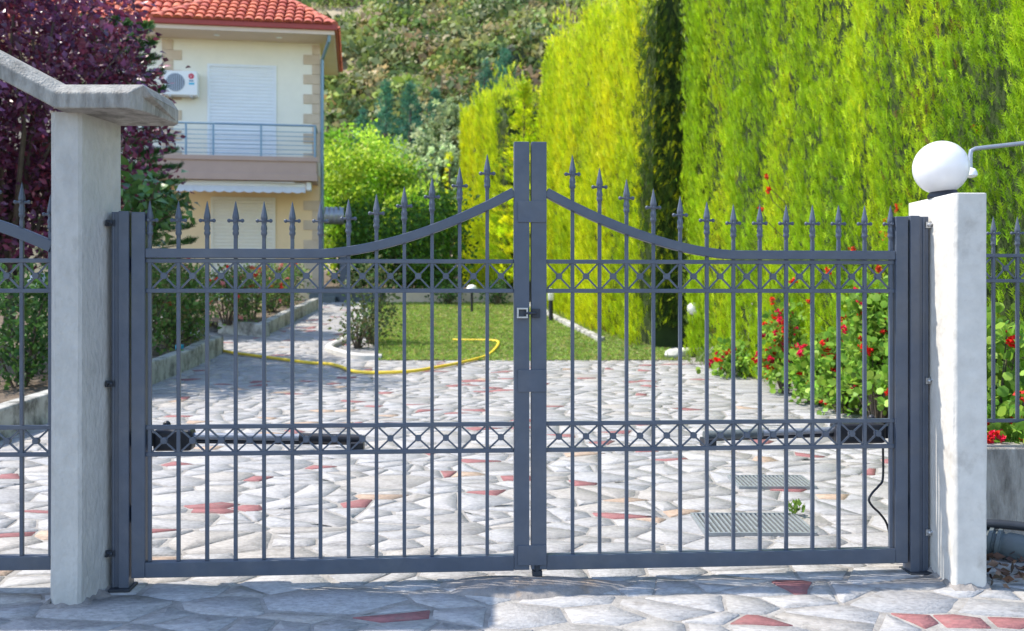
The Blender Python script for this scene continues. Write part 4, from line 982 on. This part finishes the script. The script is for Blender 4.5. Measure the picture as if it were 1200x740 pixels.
ad = (a_near - a_far); an = Vector((-ad.y, ad.x, 0)).normalized(); an = an if an.x < 0 else -an
RGRP = 'rose bushes in the planters'
for s_, off, h, wd, nl, lab in ((.02, .55, 1.1, .45, 1700, 'leggy rose bush at the end of the planter where the hose begins'), (.13, .5, 1.2, .45, 1900, 'full rose bush in the middle of the hose planter'),
                          (.26, .55, 1.1, .45, 1700, 'rose bush behind the slate gate post and hinges'), (.52, .6, 1.1, .55, 2400, 'dense dark green shrub in the planter behind the pedestrian gate'),
                          (.66, .7, 1.1, .5, 1800, 'second leafy shrub in the planter behind the pedestrian gate')):
    p = a_far + ad*s_ + an*off; bush('rose_bush', lab, p, h, wd, nl, RL if s_ < .4 else DG + [(.07, .13, .03)], .075, flowers=(12, RF, .05) if s_ < .2 else None, group=RGRP, dz=.18, bottom=.12)
bd = (b_far - b_c)
for s_, off, h, wd, nl, lab in ((-.02, -.75, .9, .45, 1300, 'rose bush on the front corner of the house planter'), (.2, .55, .9, .45, 1300, 'rose bush with red blooms midway along the house planter'), (.45, .5, .85, .45, 1200, 'sparser rose bush along the house planter'), (.72, .5, .8, .42, 1000, 'low rose bush by the house corner')):
    p = b_c + bd*max(s_, 0) + Vector((-off if off > 0 else off, .35, 0)); bush('rose_bush', lab, p, h, wd, nl, RL + [(.16, .17, .06)], .075, flowers=(13, RF, .055), group=RGRP, dz=.17)
p = G(435, 409); bush('rose_bush', 'tall loose rose bush inside the curved lawn kerb', (p.x-.1, p.y+.6), 1.25, .42, 900, [(.09, .15, .05), (.13, .18, .07), (.16, .17, .07)], .075, group=RGRP)
p = G(418, 410); bush('rose_bush', 'low straggling rose at the tip of the curved lawn kerb', (p.x, p.y+.1), .5, .3, 350, [(.09, .15, .05), (.14, .14, .06)], .07, group=RGRP)
p = G(203, 412); tag(MB().lathe([(.05,0),(.06,.03),(.06,.08),(.045,.085),(.045,.02)], n=14).build('plastic_cup', M['cyan'], None, True, loc=(a_far+ad*.16+an*.3) + Vector((0,0,.16))), 'small bright blue plastic cup among the rose stems', 'cup')

LIME = [(.28, .5, .03), (.4, .6, .045), (.18, .36, .03), (.48, .62, .06)]
tree('lime_tree', 'bright lime green leafy tree to the right of the house', 'tree', (-4.6, 28, g(28)), (-4.6, 28, 3.6), (-4.75, 28, 4.0), (2.0, 1.7, 2.4), 170, 70, .22, .16, LIME, BROAD, .1, 'leaf', shell=.3)
tree('lime_tree', 'lower yellow green leafy tree leaning to the dark shrubs', 'tree', (-3.3, 26.6, g(26.6)), (-3.3, 26.6, 2.6), (-3.0, 26.6, 3.1), (1.35, 1.2, 1.7), 140, 55, .22, .15, LIME, BROAD, .07, 'leaf', shell=.3)
tree('lime_tree', 'taller lime green tree standing behind the other two by the house', 'tree', (-5.6, 31.5, g(31.5)), (-5.6, 31.5, 4.2), (-5.6, 31.5, 4.9), (1.8, 1.6, 2.7), 150, 65, .22, .17, LIME, BROAD, .1, 'leaf', shell=.3)
for i, (x, Y, h, wd, lab) in enumerate(((-3.9, 21.3, 2.3, .75, 'dark green ivy like shrub at the path end behind the low wall'), (-2.75, 21.0, 2.2, .8, 'dense dark green shrub behind the middle of the low back wall'), (-1.75, 20.6, 2.5, .75, 'tall dark shrub where the low back wall meets the yellow hedge'))):
    bush('dark_shrub', lab, (x, Y), h, wd, 2300, [(.1, .22, .03), (.14, .28, .035), (.07, .16, .03)], .12, BROAD, group='dark shrubs behind the lawn', bottom=.05)
for i, (x, Y, h, wd, lab) in enumerate(((-.35, 18.7, .5, .35, 'small dark bush at the foot of the back wall near the hedge'), (-1.55, 18.75, .5, .4, 'small round bush at the foot of the back wall near the hooded lamp'))):
    bush('low_bush', lab, (x, Y), h, wd, 450, DG, .08, group='small bushes by the back wall')
OL = [(.33, .42, .19), (.4, .48, .24), (.26, .34, .15)]
tree('olive_tree', 'grey green olive tree rising behind the lime tree', 'tree', P(500, 340, 33).to_tuple()[:2] + (g(33),), P(500, 250, 33), P(500, 225, 33), (2.1, 1.8, 1.75), 170, 28, .3, .27, OL, FLUFF, .12, 'leaf', shell=.3)
tree('olive_tree', 'second grey green olive tree close to the golden hedge', 'tree', P(548, 335, 35.5).to_tuple()[:2] + (g(34),), P(548, 230, 35.5), P(545, 190, 35.5), (1.7, 1.6, 2.1), 150, 28, .3, .27, OL, FLUFF, .12, 'leaf', shell=.3)
def cypress(name, label, base, h, r, cols, n=900, sz=.3, group=None):
    t = thing(name, label, 'tree', base, 0, group); MB().tube([(0,0,-.2),(0,0,h*.92)], [r*.13,.015], 7).build('trunk', M['bark'], t, True)
    nb = max(50, n//20); zb_ = nr.random(nb)**.9; ab = nr.uniform(0, 6.28, nb); Lb = r*((1-zb_)*nr.uniform(.65, 1.15, nb) + .02); k = nr.integers(0, nb, n)
    t_ = nr.uniform(.1, 1, n)**.7; z = zb_[k]; rr = Lb[k]*t_; a = ab[k]; lift = rr*.18
    p = np.stack([rr*np.cos(a), rr*np.sin(a), .06*h + z*h*.9 + lift], 1) + nr.normal(0, .05*r, (n, 3))
    d = np.stack([np.cos(a), np.sin(a), np.full(n, .7)], 1) + nr.normal(0, .3, (n, 3)); scatter('crown', SPRAY, p, rot_from(d, nr.uniform(0, 6.28, n)), sz*nr.uniform(.6, 1.3, n)*(1.05-.62*z), palette(cols, nb, .2)[k], M['leaf'], t)
c0 = P(527, 170, 29); cypress('golden_cypress', 'small pointed golden cypress by the yellow hedge', (c0.x, 29, g(29)), c0.z-g(29), .5, GOLD[2:], 700, .28)
for (px, py, Y, r_, lab) in ((614, 88, 20.0, 1.25, 'loose green gold cypress filling the far end of the golden hedge'), (648, 36, 19.6, 1.2, 'tall golden cypress peak rising from the far end of the hedge'), (585, 120, 27.5, 1.1, 'golden cypress closing the gap to the short yellow hedge')):
    c0 = P(px, py, Y); cypress('golden_cypress', lab, (c0.x, Y, g(Y)), c0.z-g(Y), r_, GOLD[:4] if px == 614 else GOLD[1:], 5200, .24)
BLUE = [(.08, .23, .13), (.11, .29, .17), (.06, .18, .11)]
for i, (px, py, Y, r_, lab) in enumerate(((452, 85, 47, 1.8, 'blue green pointed conifer on the hillside nearest the house roof'), (481, 88, 48, 2.0, 'broad blue green conifer between two slimmer ones on the hillside'), (511, 98, 50, 1.6, 'short slim blue green conifer in the middle of the hillside row'),
                                  (568, 62, 50, 2.1, 'tall blue green conifer above the golden hedge'), (592, 50, 52, 2.3, 'tallest blue green conifer on the hillside by the golden hedge top'), (425, 118, 45, 1.5, 'low blue green conifer half hidden behind the house eave'))):
    q = P(px, py, Y); zb_ = hillz(q.x, Y); cypress('conifer', lab, (q.x, Y, zb_-.2), max(3, q.z-zb_), r_*1.05, BLUE, 3400, .42, 'blue green conifers on the hillside')
# scrub covering the hillside
def shrub_t(seed, n=105):
    r_ = random.Random(seed); v = []; f = []
    for i in range(n):
        d = Vector((r_.gauss(0,1), r_.gauss(0,1), abs(r_.gauss(0,1))-.15)).normalized(); c = d*r_.uniform(.68, 1.0)*Vector((1,1,.85)).length/1.65
        a = (d + Vector((r_.gauss(0,.7), r_.gauss(0,.7), r_.gauss(0,.7)))).normalized(); p = a.orthogonal().normalized(); q = a.cross(p); s_ = r_.uniform(.08, .17)
        o = len(v)
        for k_ in range(4): th = 2*math.pi*k_/4 + r_.random(); v.append(tuple(c + (p*math.cos(th)+q*math.sin(th))*s_*r_.uniform(.5,1.2)))
        f += [(o,o+1,o+2),(o,o+2,o+3)]
    return v, f
SC = [(.46, .42, .2), (.38, .43, .12), (.22, .28, .07), (.29, .32, .1), (.36, .34, .14), (.12, .18, .05), (.32, .25, .12), (.34, .30, .15), (.08, .13, .05), (.22, .31, .06), (.14, .2, .05)]
n = 3600; yy = 40 + 90*nr.random(n); xx = (yy+4.4)*nr.uniform(-.36, .17, n)
cl = vn(np.stack([xx*.16, yy*.11, xx*0], 1))*.6 + vn(np.stack([xx*.45, yy*.35, xx*0+4], 1))*.4; k = cl + nr.normal(0, .06, n) > .22; xx, yy, cl = xx[k], yy[k], cl[k]; n = len(xx)
pp = np.stack([xx, yy, np.array([hillz(a, b_) for a, b_ in zip(xx, yy)])], 1); sz_ = nr.uniform(.6, 1.9, n)*(.75+.006*yy)*(1+.3*(cl > .6))
cc = palette(SC, n, .22); tag_o = []
ups = np.tile([0, 1.0, 0], (n, 1)) + nr.normal(0, .25, (n, 3)) * np.array([1, 1, .3])
hs_ = thing('hillside_scrub', 'dry green and brown scrub covering the hillside', 'scrub'); hs_['kind'] = 'stuff'
for q in range(4):
    k = (np.arange(n) % 4) == q; ro = rot_from(ups[k], nr.normal(0, .2, int(k.sum())))
    ang = nr.uniform(0, 6.28, int(k.sum())); ro = np.zeros((int(k.sum()), 3, 3)); ro[:,0,0] = np.cos(ang); ro[:,0,1] = -np.sin(ang); ro[:,1,0] = np.sin(ang); ro[:,1,1] = np.cos(ang); ro[:,2,2] = nr.uniform(.8, 1.25, len(ang))
    scatter('scrub', shrub_t(q+20), pp[k], ro, sz_[k], cc[k], M['leaf'], hs_, 'stuff')
